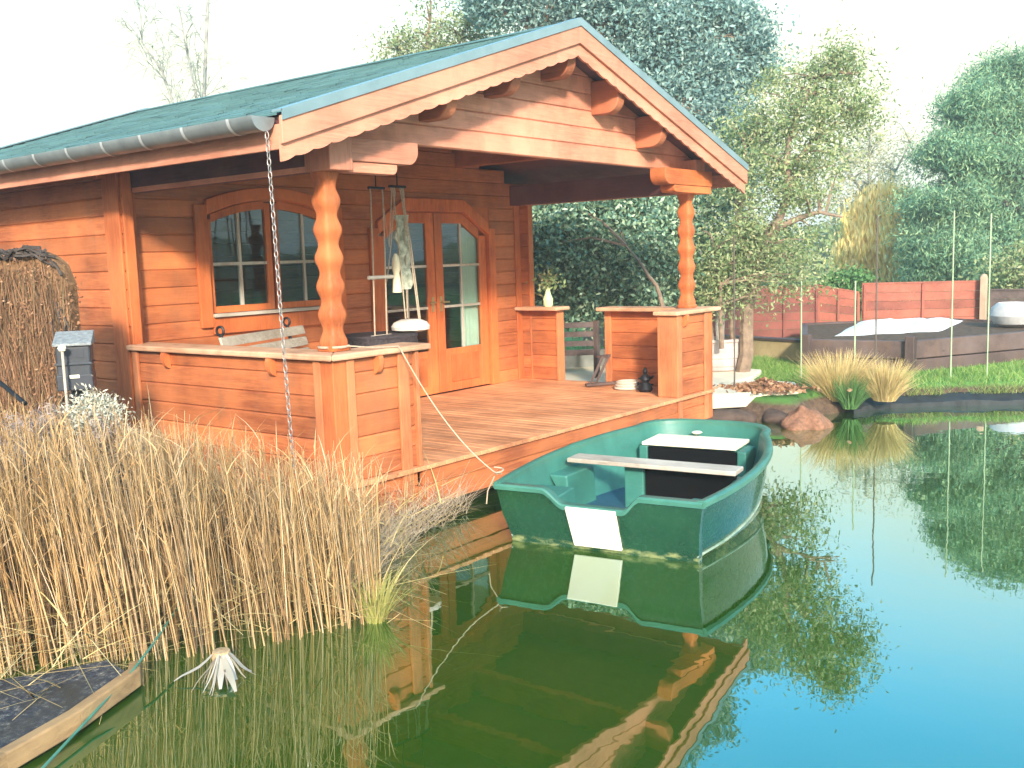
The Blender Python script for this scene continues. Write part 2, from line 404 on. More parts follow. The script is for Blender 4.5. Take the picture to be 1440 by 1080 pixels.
idx = np.arange(X.size).reshape(X.shape)
q = np.stack([idx[:-1, :-1], idx[:-1, 1:], idx[1:, 1:], idx[1:, :-1]], -1).reshape(-1, 4)
def groundmat():
    k = NT('lawn_and_bank_soil')
    v = k.coords((1, 1, 1)); n1 = k.noise(v, .8, 5, .6); n2 = k.noise(v, 14, 5, .7)
    gr = k.ramp(n1, [(.3, (.08, .20, .04)), (.55, (.13, .28, .055)), (.75, (.2, .32, .09))])
    gr = k.mix(k.math('MULTIPLY', n2, .6), gr, (.05, .10, .03))
    so = k.ramp(n2, [(.3, (.05, .032, .022)), (.6, (.12, .08, .05)), (.8, (.2, .14, .09))])
    sep = k.n('ShaderNodeSeparateXYZ'); tc = k.n('ShaderNodeTexCoord'); k.l(tc.outputs['Object'], sep.inputs[0])
    zz = k.math('ADD', sep.outputs[2], k.math('MULTIPLY', n2, .06))
    fac = k.ramp(zz, [(.19, (0, 0, 0)), (.235, (1, 1, 1))])
    # bare earth round the cabin and on the near left bank
    lx = k.ramp(k.math('ADD', sep.outputs[0], k.math('MULTIPLY', n1, .8)), [(.0, (0, 0, 0)), (1.0, (1, 1, 1))])
    k.bsdf(k.mix(k.math('MULTIPLY', fac, lx), so, gr), .9, .15, k.bump(n2, .6, .03)); return k.m
tag(fn_mesh('ground', np.c_[X.ravel(), Y.ravel(), Z.ravel()], q, groundmat(), None, True), kind='structure')

def watermat():
    k = NT('green_pond_water')
    v = k.coords((1, 1, 1)); n = k.noise(v, .55, 5, .6, .3)
    c = k.ramp(n, [(.3, (.014, .056, .002)), (.55, (.026, .070, .002)), (.75, (.052, .066, .002))])
    d = k.n('ShaderNodeBsdfDiffuse'); k.l(c, d.inputs[0])
    g = k.n('ShaderNodeBsdfGlossy'); g.inputs['Roughness'].default_value = .012; g.inputs['Color'].default_value = (.86, .98, 1, 1)
    b = k.bump(k.noise(k.coords((1, 1, 1)), 2.6, 3, .5, .2), .055, .02); k.l(b, g.inputs['Normal'])
    fr = k.n('ShaderNodeFresnel'); fr.inputs['IOR'].default_value = 1.333
    f = k.math('ADD', k.math('MULTIPLY', fr.outputs[0], 1.55), .16, True)
    mx = k.n('ShaderNodeMixShader'); k.l(f, mx.inputs[0]); k.l(d.outputs[0], mx.inputs[1]); k.l(g.outputs[0], mx.inputs[2])
    k.l(mx.outputs[0], k.out.inputs[0]); return k.m
wb = MB(); wb.add([(-11, -16, 0), (12.5, -16, 0), (12.5, 2.2, 0), (-11, 2.2, 0)], [(0, 1, 2, 3)])
tag(wb.build('pond_water', watermat()), kind='structure')

M['path'] = simple('cream_paving', (.70, .64, .48), (.58, .52, .38), 3, .85, .2, 0, .2)
pb = MB()
pb.prism([(5.28, .25), (5.62, -.02), (6.0, -.35), (6.5, -.62), (6.95, -.35), (7.0, .1), (6.75, .32), (7.3, .35), (8.0, .55), (8.15, 1.1), (7.7, 1.9), (7.8, 2.9), (8.3, 4.2),
          (9.2, 7.5), (7.6, 7.5), (6.4, 4.3), (5.28, 3.6)], 'z', .12, .285)
tag(pb.build('path', M['path'], bevel=.02), kind='structure')
# dark liner edge along the far bank
M['liner'] = simple('dark_pond_liner', (.035, .04, .04), (.016, .018, .019), 9, .7, .25, 0, .5)
eb = MB()
ep = [Vector((6.62, -1.13, 0)), Vector((6.85, -1.2, 0)), Vector((7.25, -1.36, 0)), Vector((7.75, -2.0, 0)), Vector((8.2, -2.7, 0)), Vector((9.2, -4.15, 0)), Vector((10.4, -6.5, 0))]
pts = []
for a, b in zip(ep[:-1], ep[1:]):
    for t in np.linspace(0, 1, 6)[:-1]: pts.append(a.lerp(b, t)+Vector((random.uniform(-.02, .02), random.uniform(-.02, .02), random.uniform(-.012, .012))))
pts.append(ep[-1])
for i, p in enumerate(pts):
    d = (pts[min(i+1, len(pts)-1)]-pts[max(i-1, 0)]).normalized(); s_ = Vector((-d.y, d.x, 0))
    eb.v += [tuple(p-s_*.05+Vector((0, 0, -.3))), tuple(p-s_*.03+Vector((0, 0, .055))), tuple(p+s_*.14+Vector((0, 0, .10))), tuple(p+s_*.34+Vector((0, 0, .12)))]
for i in range(len(pts)-1):
    for j in range(3): eb.f.append((4*i+j, 4*i+4+j, 4*i+5+j, 4*i+1+j))
tag(eb.build('pond_edge', M['liner'], smooth=True), kind='structure')

# ------------------------------------------------------------------ the log cabin
H0, W_, D_ = .42, 4.92, 2.27
SL = .3235; XR = 2.46; ZR = 3.74; XE = .62                         # roof slope, ridge x and z, eave overhang
Y0, Y1 = -.36, 5.85                                                # roof ends
YB = 5.45                                                          # back wall
OUT = .18                                                          # outer wall plane beyond the post centres
def roofz(x): return ZR-SL*abs(x-XR)
cabin = empty('log_cabin', (XR, 2.5, H0), 'orange log cabin with green shingle roof and open porch over the pond', 'cabin')
WL, WR = -OUT, W_+OUT
PT = .145
# side and rear walls
wm = MB()
logs(wm, 'y', [(D_-.12, YB+.12)], WL, WL+.09, (H0-.3, 2.72), PT); wm.build('wall', M['log_y'], cabin)
wm = MB(); logs(wm, 'y', [(D_-.12, YB+.12)], WR-.09, WR, (H0-.3, 2.72), PT); wm.build('wall', M['log_y'], cabin)
gab = lambda z: ([(WL+.091, WR-.091)] if z < 2.66 else ([(XR-(ZR-.12-z)/SL, XR+(ZR-.12-z)/SL)] if z < ZR-.2 else None))
wm = MB(); logs(wm, 'x', gab, YB-.09, YB, (H0-.3, 3.6), PT); wm.build('wall', M['log_x'], cabin)
WX0, WX1, WZ0, WZ1 = .60, 2.14, 1.43, 2.5
DX0, DX1, DZ1 = 2.60, 4.46, 2.47
wm = MB(); logs(wm, 'x', gab, D_, D_+.09, (H0-.3, 3.6), PT, [(WX0, WX1, WZ0, WZ1), (DX0, DX1, H0, DZ1)])
wm.build('wall', M['log_x'], cabin)
# corner boards, crossing log ends
def one_box(name, mat, parent, *d, bevel=.006):
    b_ = MB(); b_.box(*d); return b_.build(name, mat, parent, bevel=bevel)
for s_ in (0, 1):
    x = WL if s_ == 0 else WR
    sg = -1 if s_ == 0 else 1
    one_box('corner_board', M['trim_z'], cabin, min(x, x+sg*.022), max(x, x+sg*.022), D_-.115, D_+.10, H0-.2, 2.62)
    one_box('corner_board', M['trim_z'], cabin, min(x-sg*.09, x-sg*.19), max(x-sg*.09, x-sg*.19), D_-.022, D_-.002, H0, 2.66)
    one_box('corner_board', M['trim_z'], cabin, min(x-sg*.002, x-sg*.089), max(x-sg*.002, x-sg*.089), D_-.145, D_-.121, H0, 2.62)
fl = MB(); fl.box(WL+.1, WR-.1, D_+.1, YB-.1, H0-.1, H0+.004); fl.build('floor', M['interior'], cabin)

# roof: two slopes of shingle tabs on boarding
TH = .06
def slope_pt(side, s, y, up=0):                                    # s = metres down the slope from the ridge
    k = math.hypot(1, SL); dx, dz = s/k, -s*SL/k
    nx, nz = SL/k, 1/k
    return (XR+side*(dx+nx*up), y, ZR+dz+nz*up)
SLEN = (XR+XE)*math.hypot(1, SL)
for side in (-1, 1):
    rb = MB()
    ys = (Y0+.03, Y1-.03)
    vs = [slope_pt(side, s, y, u) for u in (-.07, -.012) for y in ys for s in (0, SLEN-.01)]
    rb.add(vs, [(0, 1, 3, 2), (4, 6, 7, 5), (0, 4, 5, 1), (2, 3, 7, 6), (0, 2, 6, 4), (1, 5, 7, 3)])
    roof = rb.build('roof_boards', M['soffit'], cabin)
    sb = MB(); s = SLEN+.02; row = 0
    while s > .02:
        s2 = max(s-.155, 0); y = Y0+.02-random.uniform(0, .15)
        while y < Y1-.02:
            y2 = min(y+.32, Y1-.02); ya = max(y, Y0+.02)
            if y2-ya > .02:
                a = .010+random.uniform(-.002, .003)
                vs = [slope_pt(side, s, ya+.003, a), slope_pt(side, s, y2-.003, a), slope_pt(side, s2-.02 if s2 > .02 else 0, y2-.003, .001), slope_pt(side, s2-.02 if s2 > .02 else 0, ya+.003, .001),
                      slope_pt(side, s, ya+.003, a-.011), slope_pt(side, s, y2-.003, a-.011)]
                sb.add(vs, [(0, 1, 2, 3), (4, 5, 1, 0)])
            y = y2
        s -= .14; row += 1
    sb.build('roof_shingles', M['roof'], cabin)
rc = MB()
for side in (-1, 1):
    vs = [slope_pt(side, s, y, u) for u in (.014, .022) for y in (Y0+.01, Y1-.01) for s in (-.004, .13)]
    rc.add(vs, [(0, 1, 3, 2), (4, 6, 7, 5), (0, 4, 5, 1), (2, 3, 7, 6), (0, 2, 6, 4), (1, 5, 7, 3)])
rc.build('ridge_cap', M['roof'], cabin)
def verge(y0, y1, side, u0, u1, s0=0, s1=None):
    b_ = MB(); s1 = SLEN+.03 if s1 is None else s1
    k = math.hypot(1, SL)
    def P(s, y, u): return (XR+side*(s/k), y, ZR-SL*s/k+u)          # thickness straight down so boards meet plumb at the ridge
    vs = [P(s, y, u) for u in (u0, u1) for y in (y0, y1) for s in (s0, s1)]
    b_.add(vs, [(0, 1, 3, 2), (4, 6, 7, 5), (0, 4, 5, 1), (2, 3, 7, 6), (0, 2, 6, 4), (1, 5, 7, 3)])
    return b_
for side in (-1, 1):
    for ya, yb in ((Y0-.035, Y0+.06), (Y1-.06, Y1+.02)):
        verge(ya, yb, side, .022, .034).build('verge_flashing', M['flash'], cabin)
        verge(ya-.003 if ya < 0 else yb, ya+.006 if ya < 0 else yb+.008, side, -.03, .0335).build('verge_flashing', M['flash'], cabin)
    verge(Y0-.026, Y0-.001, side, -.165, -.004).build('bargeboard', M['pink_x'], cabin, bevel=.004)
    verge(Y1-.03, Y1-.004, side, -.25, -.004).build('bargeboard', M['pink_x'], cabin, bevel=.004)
    # scalloped lower board, just behind the upper one
    k = math.hypot(1, SL); n = 320; sb = MB()
    for i in range(n+1):
        s = (SLEN+.02)*i/n; per = .15; ph = (s % per)/per
        dz = -.262-.014*abs(math.sin(PI*ph))**.7+.007
        x = XR+side*s/k; z = ZR-SL*s/k
        sb.v += [(x, Y0, z-.12), (x, Y0, z+dz), (x, Y0+.022, z+dz), (x, Y0+.022, z-.12)]
    for i in range(n):
        for j in range(4): sb.f.append((4*i+j, 4*i+4+j, 4*i+4+(j+1) % 4, 4*i+(j+1) % 4))
    sb.f += [(0, 1, 2, 3), (4*n+3, 4*n+2, 4*n+1, 4*n)]
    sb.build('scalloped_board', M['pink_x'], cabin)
# purlins with rounded ends, running the length of the roof
for i, x in enumerate((XR-1.5, XR-.75, XR, XR+.75, XR+1.5)):
    zt = roofz(x)-.1 if i != 2 else ZR-.15; h = .29 if i != 2 else .27; p = MB()
    y0 = Y0+.06; r = .1
    prof = [(YB, zt), (YB, zt-h), (y0+.12, zt-h)]
    prof += [(y0+.12-.12*math.sin(t), zt-h+.13-.13*math.cos(t)) for t in np.linspace(.2, PI/2, 7)] + [(y0, zt)]
    p.prism(prof, 'x', x-.055, x+.055)
    p.build('purlin', M['soffit2'], cabin, bevel=.008)
# gable boards over the porch
gm = MB()
zg = 2.695
for i in range(8):
    z0, z1 = zg+i*.148+.001, zg+(i+1)*.148-.001
    f_ = lambda z: min(max(.02, (ZR-.085-z)/SL), XR+.30)
    if z0 > ZR-.11: break
    z1 = min(z1, ZR-.095); b0 = len(gm.v); pf = [(.04, z0), (-.006, z0), (-.016, z0+.008), (-.016, z1-.008), (-.006, z1), (.04, z1)]
    for sg in (-1, 1): gm.v += [(XR+sg*f_(z), y, z) for y, z in pf]
    gm.f += [tuple(range(b0, b0+6)), tuple(range(b0+6, b0+12))[::-1]]+[(b0+j, b0+(j+1) % 6, b0+6+(j+1) % 6, b0+6+j) for j in range(6)]
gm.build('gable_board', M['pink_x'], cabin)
# wall plates and corbels
for s_, x in ((1, 0), (-1, W_)):
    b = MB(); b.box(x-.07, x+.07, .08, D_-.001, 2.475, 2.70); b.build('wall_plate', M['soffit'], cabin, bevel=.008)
    c = MB()
    for (ln, z0, z1) in ((.76, 2.535, 2.69), (.56, 2.462, 2.533)):
        r = (z1-z0)*.62
        a0, a1 = (.102 if s_ == 1 else -.22), ln
        prof = [(x+s_*a0, z1), (x+s_*a0, z0), (x+s_*(a1-r), z0)]
        prof += [(x+s_*(a1-r+r*math.sin(t)), z0+r-r*math.cos(t)) for t in np.linspace(.15, PI/2, 8)] + [(x+s_*a1, z1)]
        yy0 = (-.135 if ln > .6 else -.120) if s_ == 1 else (-.19 if ln > .6 else -.18)
        c.prism(prof, 'y', yy0, -.018)
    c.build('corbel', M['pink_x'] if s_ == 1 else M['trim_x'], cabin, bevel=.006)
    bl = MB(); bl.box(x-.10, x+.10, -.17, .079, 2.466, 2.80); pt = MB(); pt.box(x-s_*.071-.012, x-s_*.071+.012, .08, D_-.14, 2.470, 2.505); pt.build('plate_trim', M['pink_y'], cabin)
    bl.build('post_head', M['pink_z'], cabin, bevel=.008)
# wavy posts
ZC = 1.29
def wavy_post(x):
    p = MB(); n = 70; b = 0; zb, zt = ZC+.004, 2.465; ring = 20
    for i in range(n+1):
        z = zb+(zt-zb)*i/n
        r = .065+.0108*math.cos((z-zt)/.187*2*PI)
        if i < 2: r += .02
        for j in range(ring):
            a = 2*PI*(j+.5)/ring; cx, sx = math.cos(a), math.sin(a)
            e = .36; p.v.append((x+r*math.copysign(abs(cx)**e, cx), r*math.copysign(abs(sx)**e, sx), z))
    for i in range(n):
        for j in range(ring): p.f.append((i*ring+j, i*ring+(j+1) % ring, (i+1)*ring+(j+1) % ring, (i+1)*ring+j))
    p.f += [tuple(range(ring))[::-1], tuple(n*ring+j for j in range(ring))]
    return p.build('wavy_post', M['trim_z'], cabin, smooth=True)
wavy_post(0); wavy_post(W_)
# half walls of the porch
def half_wall_run(parts):
    mb = MB()
    for axis, a, b, t0, t1 in parts: logs(mb, axis, [(a, b)], t0, t1, (H0-.29, ZC-.045), PT)
    return mb
ld_ = half_wall_run([('y', OUT*-1+.002, D_-.146, WL, WL+.08)]); ld_.build('half_wall', M['log_y'], cabin)
fr_ = half_wall_run([('x', WL+.081, .56, -OUT, -OUT+.08)]); fr_.build('half_wall', M['log_x'], cabin)
for a_, b_ in ((-.098, 1.05), (1.76, D_-.001)): half_wall_run([('y', a_, b_, WR-.08, WR)]).build('half_wall', M['log_y'], cabin)
rf_ = half_wall_run([('x', 4.36, WR-.001, -OUT, -OUT+.08)]); rf_.build('half_wall', M['log_x'], cabin)
# upright battens
class _B:
    def box(s, *d): one_box('batten', M['pale_z'], cabin, *d, bevel=.005)
bt = _B()
M['pale_z'] = wood('pale_batten_z', (.54, .195, .075), (.38, .115, .04), 'z', knots=False)
one_box('corner_post', M['trim_z'], cabin, WL-.014, WL+.10, -OUT-.014, -OUT+.10, H0-.3, ZC-.046)
one_box('corner_post', M['trim_z'], cabin, WR-.09, WR+.014, -OUT-.014, -OUT+.09, H0-.3, ZC-.046)
Z0B, Z1B = H0-.3, ZC-.047
bt.box(WL-.024, WL-.001, -.078, -.01, Z0B, Z1B); bt.box(WL-.024, WL-.001, D_-.22, D_-.147, Z0B, Z1B)
bt.box(-.078, -.01, -OUT-.024, -OUT-.001, Z0B, Z1B)
bt.box(.40, .50, -OUT-.022, -OUT-.001, Z0B, Z1B); bt.box(.561, .595, -OUT-.03, -OUT+.12, H0+.002, Z1B)
bt.box(4.325, 4.359, -OUT-.03, -OUT+.20, H0+.002, Z1B)
bt.box(4.36, 4.44, -OUT-.022, -OUT-.001, Z0B, Z1B); bt.box(4.93, 5.005, -OUT-.024, -OUT-.001, Z0B, Z1B)
bt.box(WR+.001, WR+.024, -.085, -.01, Z0B, Z1B)
bt.box(WR-.1, WR+.02, 1.051, 1.085, H0+.002, Z1B); bt.box(WR-.1, WR+.02, 1.725, 1.759, H0+.002, Z1B)
bt.box(WR-.104, WR-.081, 1.0, 1.05, H0+.002, Z1B)
# rail caps
CO = .237
def cap(poly, mat):
    c = MB(); c.prism(poly, 'z', ZC-.042, ZC); return c.build('rail_cap', mat, cabin, bevel=.011)
cap([(-CO, -CO), (.045, .045), (.045, D_-.002), (-CO, D_-.13)], M['cap'])
cap([(-CO, -CO), (.70, -CO), (.70, .045), (.045, .045)], M['capx'])
cap([(4.28, -CO), (W_+CO+.08, -CO), (W_-.045, .045), (4.28, .045)], M['capx'])
cap([(W_+CO+.08, -CO), (W_+CO+.02, 1.12), (W_-.045, 1.12), (W_-.045, .045)], M['cap'])
cap([(W_+CO, D_-.002), (W_-.045, D_-.002), (W_-.045, 1.66), (W_+CO, 1.66)], M['cap'])
# small scrolled brackets under the caps
def bracket(c, dx, dy):
    b = MB(); n = 8
    prof = [(0, 0), (.055, 0), (.06, -.022)] + [(.012+.048*math.cos(t), -.03-.09*math.sin(t)) for t in np.linspace(.2, 1.45, n)] + [(0, -.125)]
    for side in (-.02, .02): b.v += [(c[0]+dx*p[0]+abs(dy)*side, c[1]+dy*p[0]+abs(dx)*side, c[2]+p[1]) for p in prof]
    m_ = len(prof); b.f = [tuple(range(m_))[::-1], tuple(range(m_, 2*m_))]+[(i, (i+1) % m_, m_+(i+1) % m_, m_+i) for i in range(m_)]
    b.build('cap_bracket', M['trim_z'], cabin)
for y in (.41, 1.65): bracket((WL-.001, y, ZC-.043), -1, 0)
for x in (.2, .66): bracket((x if x < .5 else .597, -OUT-.001 if x < .5 else -.1, ZC-.043), 0 if x < .5 else 1, -1 if x < .5 else 0)
bracket((4.5, -OUT-.001, ZC-.043), 0, -1)
# deck
dk = MB(); x = WL-.0
while x < WR-.01:
    x2 = min(x+.1, WR); dk.box(x+.003, x2-.003, -OUT-.045, D_-.004, H0-.032, H0+random.uniform(-.0015, .0015)); x = x2
dk.build('deck', M['deck'], cabin, bevel=.003, seg=1)
fa = MB(); fa.box(.60, 4.32, -OUT-.020, -OUT+.02, H0-.15, H0-.034); fa.box(WL, WR, -OUT-.006, -OUT+.03, H0-.31, H0-.152)
fa.build('deck_fascia', M['log_x'], cabin, bevel=.004)
jb = MB()
for x in np.linspace(.2, W_-.2, 7): jb.box(x-.03, x+.03, -OUT+.035, D_, H0-.2, H0-.034)
for x in (.3, 1.8, 3.3, 4.8):
    for y in (.05, 1.0): jb.box(x-.05, x+.05, y-.05, y+.05, -.75, H0-.2)
jb.build('deck_support', M['dark_y'], cabin)
# gutter on the near eave
GX, GZ = -XE-.092, 2.715
gt = MB(); n = 14; ys = np.linspace(Y0+.06, Y1+.02, 40)
for y in ys:
    for rr in (.084, .078):
        gt.v += [(GX+rr*math.cos(PI+PI*j/n), y, GZ+.012+rr*math.sin(PI+PI*j/n)) for j in range(n+1)]
m_ = 2*(n+1)
for i in range(len(ys)-1):
    for o_, in ((0,), (n+1,)):
        for j in range(n): gt.f.append((i*m_+o_+j, i*m_+o_+j+1, (i+1)*m_+o_+j+1, (i+1)*m_+o_+j))
    for j in (0, n): gt.f.append((i*m_+j, (i+1)*m_+j, (i+1)*m_+n+1+j, i*m_+n+1+j))
for i in (0, len(ys)-1): gt.f.append(tuple(i*m_+j for j in range(n+1)))
gut = gt.build('gutter', M['zinc'], cabin, smooth=True)
for y in np.arange(Y0+.28, Y1, .46):
    g = MB(); pr = [(GX+.0885*math.cos(PI+PI*j/n), y+dy, GZ+.012+.0885*math.sin(PI+PI*j/n)) for dy in (-.014, .014) for j in range(n+1)]
    g.add(pr, [(j, j+1, n+2+j, n+1+j) for j in range(n)]); g.build('gutter_bracket', M['zinclight'], gut, smooth=True)
# eave fascia boards
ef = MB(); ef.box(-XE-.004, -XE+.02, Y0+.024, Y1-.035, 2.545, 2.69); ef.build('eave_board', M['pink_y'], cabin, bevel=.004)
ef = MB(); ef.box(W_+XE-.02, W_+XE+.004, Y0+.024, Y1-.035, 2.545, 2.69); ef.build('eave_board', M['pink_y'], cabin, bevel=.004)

# window in the porch wall
wi = lambda x: 2.43-.30*(x-1.365)**2
wo_ = lambda x: 2.56-.24*(x-1.365)**2
wf = MB(); yf0, yf1 = D_-.035, D_+.07
wf.box(.54, .66, yf0, D_-.002, 1.36, wo_(.6)-.02); wf.box(2.07, 2.19, yf0, D_-.002, 1.36, wo_(.6)-.02)
wf.band(np.linspace(.661, 2.069, 24), lambda x: wi(x)+.03, wo_, yf0, D_-.002)
wf.box(.661, 2.069, yf0+.005, D_-.002, 1.30, 1.44)
wf.box(.60, .655, D_+.002, yf1, 1.43, 2.34); wf.box(2.075, 2.13, D_+.002, yf1, 1.43, 2.34)
wf.band(np.linspace(.60, 2.13, 24), lambda x: wi(x)+.02, lambda x: 2.56, D_+.003, yf1)
win = wf.build('window', M['door_z'], cabin, bevel=.005)
sl = MB(); sl.box(.655, 2.075, D_-.065, D_+.06, 1.445, 1.475); sl.build('sill', M['grey_x'], win, bevel=.004)
for (a, b) in ((.66, 1.352), (1.378, 2.07)):
    ca = MB(); st = .058; a2 = a+st if a < 1 else a+.06; b2 = b-.06 if a < 1 else b-st
    ca.box(a, a2, D_+.004, D_+.05, 1.478, wi(a if a < 1 else a2)); ca.box(b2, b, D_+.004, D_+.05, 1.478, wi(b2 if a < 1 else b))
    ca.box(a2, b2, D_+.004, D_+.05, 1.478, 1.535)
    ca.band(np.linspace(a2, b2, 14), lambda x: wi(x)-.055, lambda x: wi(x)+.015, D_+.004, D_+.05)
    ca.build('casement', M['door_z'], win, bevel=.004)
    gb = MB(); xm = (a2+b2)/2
    gb.box(xm-.013, xm+.013, D_+.008, D_+.04, 1.535, wi(xm)-.05); gb.box(a2, b2, D_+.010, D_+.038, 1.885, 1.911); gb.build('glazing_bar', M['grey_z'], win)
    gp = MB(); gp.band(np.linspace(a2-.005, b2+.005, 12), lambda x: 1.53, lambda x: wi(x)-.05, D_+.024, D_+.028); gp.build('pane', M['glass'], win)

# double door with a broken arch top
XM = 3.53
def dtop(x, off):                                                   # polygonal arch
    u = abs(x-XM); a = 2.46+off
    return a if u < .46 else a-(u-.46)*.60
df = MB(); xs = [2.62, 2.72, 2.9, XM-.46, XM, XM+.46, 4.15, 4.34, 4.44]
df.box(2.545, 2.66, D_-.04, D_-.002, H0+.004, dtop(2.55, .06)); df.box(4.40, 4.515, D_-.04, D_-.002, H0+.004, dtop(4.51, .06))
df.band([2.661, XM-.46, XM, XM+.46, 4.399], lambda x: dtop(x, -.07), lambda x: dtop(x, .06), D_-.04, D_-.002)
df.box(2.60, 2.66, D_+.002, D_+.085, H0+.004, 2.30); df.box(4.40, 4.46, D_+.002, D_+.085, H0+.004, 2.30)
df.band([2.60, XM-.46, XM, XM+.46, 4.46], lambda x: dtop(x, -.08), lambda x: 2.56, D_+.004, D_+.085)
dfr = df.build('door_frame', M['door_z'], cabin, bevel=.005)
def leaf(a, b, hinge_left):
    f = MB(); y0, y1 = D_+.008, D_+.052; st = .12; T = lambda x: dtop(x, -.085)
    xa, xb = a+st, b-st
    hi = lambda x: T(x)-.11
    f.box(a, xa, y0, y1, H0+.012, min(T(a), T(xa))); f.box(xb, b, y0, y1, H0+.012, min(T(b), T(xb)))
    f.box(xa, xb, y0, y1, H0+.012, .90)
    xs_ = sorted([xa, xb]+[x for x in (XM-.46, XM+.46) if xa < x < xb])
    f.band(xs_, hi, T, y0, y1)
    d = f.build('door', M['door_z'], cabin, bevel=.005)
    pan = MB(); pan.box(xa+.07, xb-.07, y0-.012, y0-.001, H0+.11, .83); pan.build('door_panel', M['door_z'], d, bevel=.008)
    g = MB(); xm = (xa+xb)/2
    g.box(xm-.013, xm+.013, y0+.006, y1-.008, .90, hi(xm))
    for z in (1.365, 1.81): g.box(xa, xb, y0+.009, y1-.011, z-.013, z+.013)
    g.build('glazing_bar', M['grey_z'], d)
    p = MB(); p.band(xs_, lambda x: .9, hi, y0+.02, y0+.024); p.build('pane', M['glass'], d)
    if hinge_left is False or True:
        h = MB(); hx = a+.06 if a > 3.3 else b-.055
        h.tube([(hx, y0-.001, 1.42), (hx, y0-.045, 1.42)], .011, 10); h.tube([(hx, y0-.045, 1.42), (hx+(.09 if a > 3.3 else -.09), y0-.045, 1.418)], .009, 10)
        h.box(hx-.018, hx+.018, y0-.007, y0-.001, 1.32, 1.48)
        h.build('handle', M['brass'], d, smooth=True)
M['brass'] = simple('worn_brass', (.55, .42, .2), (.35, .26, .12), 8, .4, .5, .8, .05)
leaf(2.665, 3.522, True); leaf(3.538, 4.395, False)

# ------------------------------------------------------------------ things on and around the porch
for x0, x1, lab in ((4.02, 4.31, 'cream curtain hanging behind the right door pane'), (2.7, 2.86, 'cream curtain gathered behind the left door pane')):
    c = MB(); n = 26; t = []
    for i in range(n+1):
        u = i/n; x = x0+(x1-x0)*u; y = D_+.085+.014*math.sin(u*PI*9)
        t.append((x, y))
    for (x, y) in t: c.v += [(x, y, .5), (x, y, 2.22), (x, y+.004, 2.22), (x, y+.004, .5)]
    for i in range(n):
        for j in range(4): c.f.append((4*i+j, 4*i+4+j, 4*i+4+(j+1) % 4, 4*i+(j+1) % 4))
    tag(c.build('curtain', M['cream'], smooth=True), lab, 'curtain')

# rain chain hanging from the gutter end
def chain(pts, link_l, rr, wr):
    mb = MB(); pts = [Vector(p) for p in pts]; acc = 0; i = 0; k = 0
    tot = sum((pts[j+1]-pts[j]).length for j in range(len(pts)-1)); dist = 0
    while dist < tot-link_l:
        a, s = dist+link_l*.5, 0
        for j in range(len(pts)-1):
            L = (pts[j+1]-pts[j]).length
            if s+L >= a: break
            s += L
        c = pts[j].lerp(pts[j+1], (a-s)/L); d = (pts[j+1]-pts[j]).normalized()
        o = Vector((1, .3, 0)).normalized() if k % 2 else Vector((-.3, 1, 0)).normalized()
        ring = [c+d*math.cos(t)*link_l*.62+o*math.sin(t)*rr for t in np.linspace(0, 2*PI, 13)]
        mb.tube(ring, wr, 5, cap=False); dist += link_l; k += 1
    return mb
tag(chain([(GX+.02, -.30, 2.64), (GX+.03, -.315, 1.6), (GX+.045, -.33, .62)], .038, .0115, .0031).build('rain_chain', M['chain'], smooth=True),
    'long steel link chain hanging from the gutter end down past the porch rail', 'chain')

# mooring rope from the near post to the boat
def sag(a, b, s, n=16, bumps=0):
    a, b = Vector(a), Vector(b)
    return [a.lerp(b, t)+Vector((0, 0, -s*4*t*(1-t))) for t in np.linspace(0, 1, n)]
rp = [(.02, -.10, ZC+.035), (.06, -.16, ZC+.03)]+sag((.08, -.18, ZC+.025), (.36, -.245, ZC+.008), .005, 4)+sag((.37, -.26, ZC-.02), (.56, -.92, .44), .10, 16)
rb = MB(); rb.tube(rp, .0045, 7)
rb.tube([(.1*math.cos(t), .1*math.sin(t), ZC+.03) for t in np.linspace(-2.4, 3.6, 24)], .009, 7)
rb.tube([(.56+.03*math.cos(t), -.93+.03*math.sin(t), .44+.006*t) for t in np.linspace(0, 9, 24)], .005, 6)
rb.tube([(.55, -.9, .43), (.52, -.86, .33), (.515, -.85, .24)], .0045, 6)
tag(rb.build('mooring_rope', M['rope'], smooth=True), 'thin pale rope tied from the near wavy post to the green boat', 'rope')

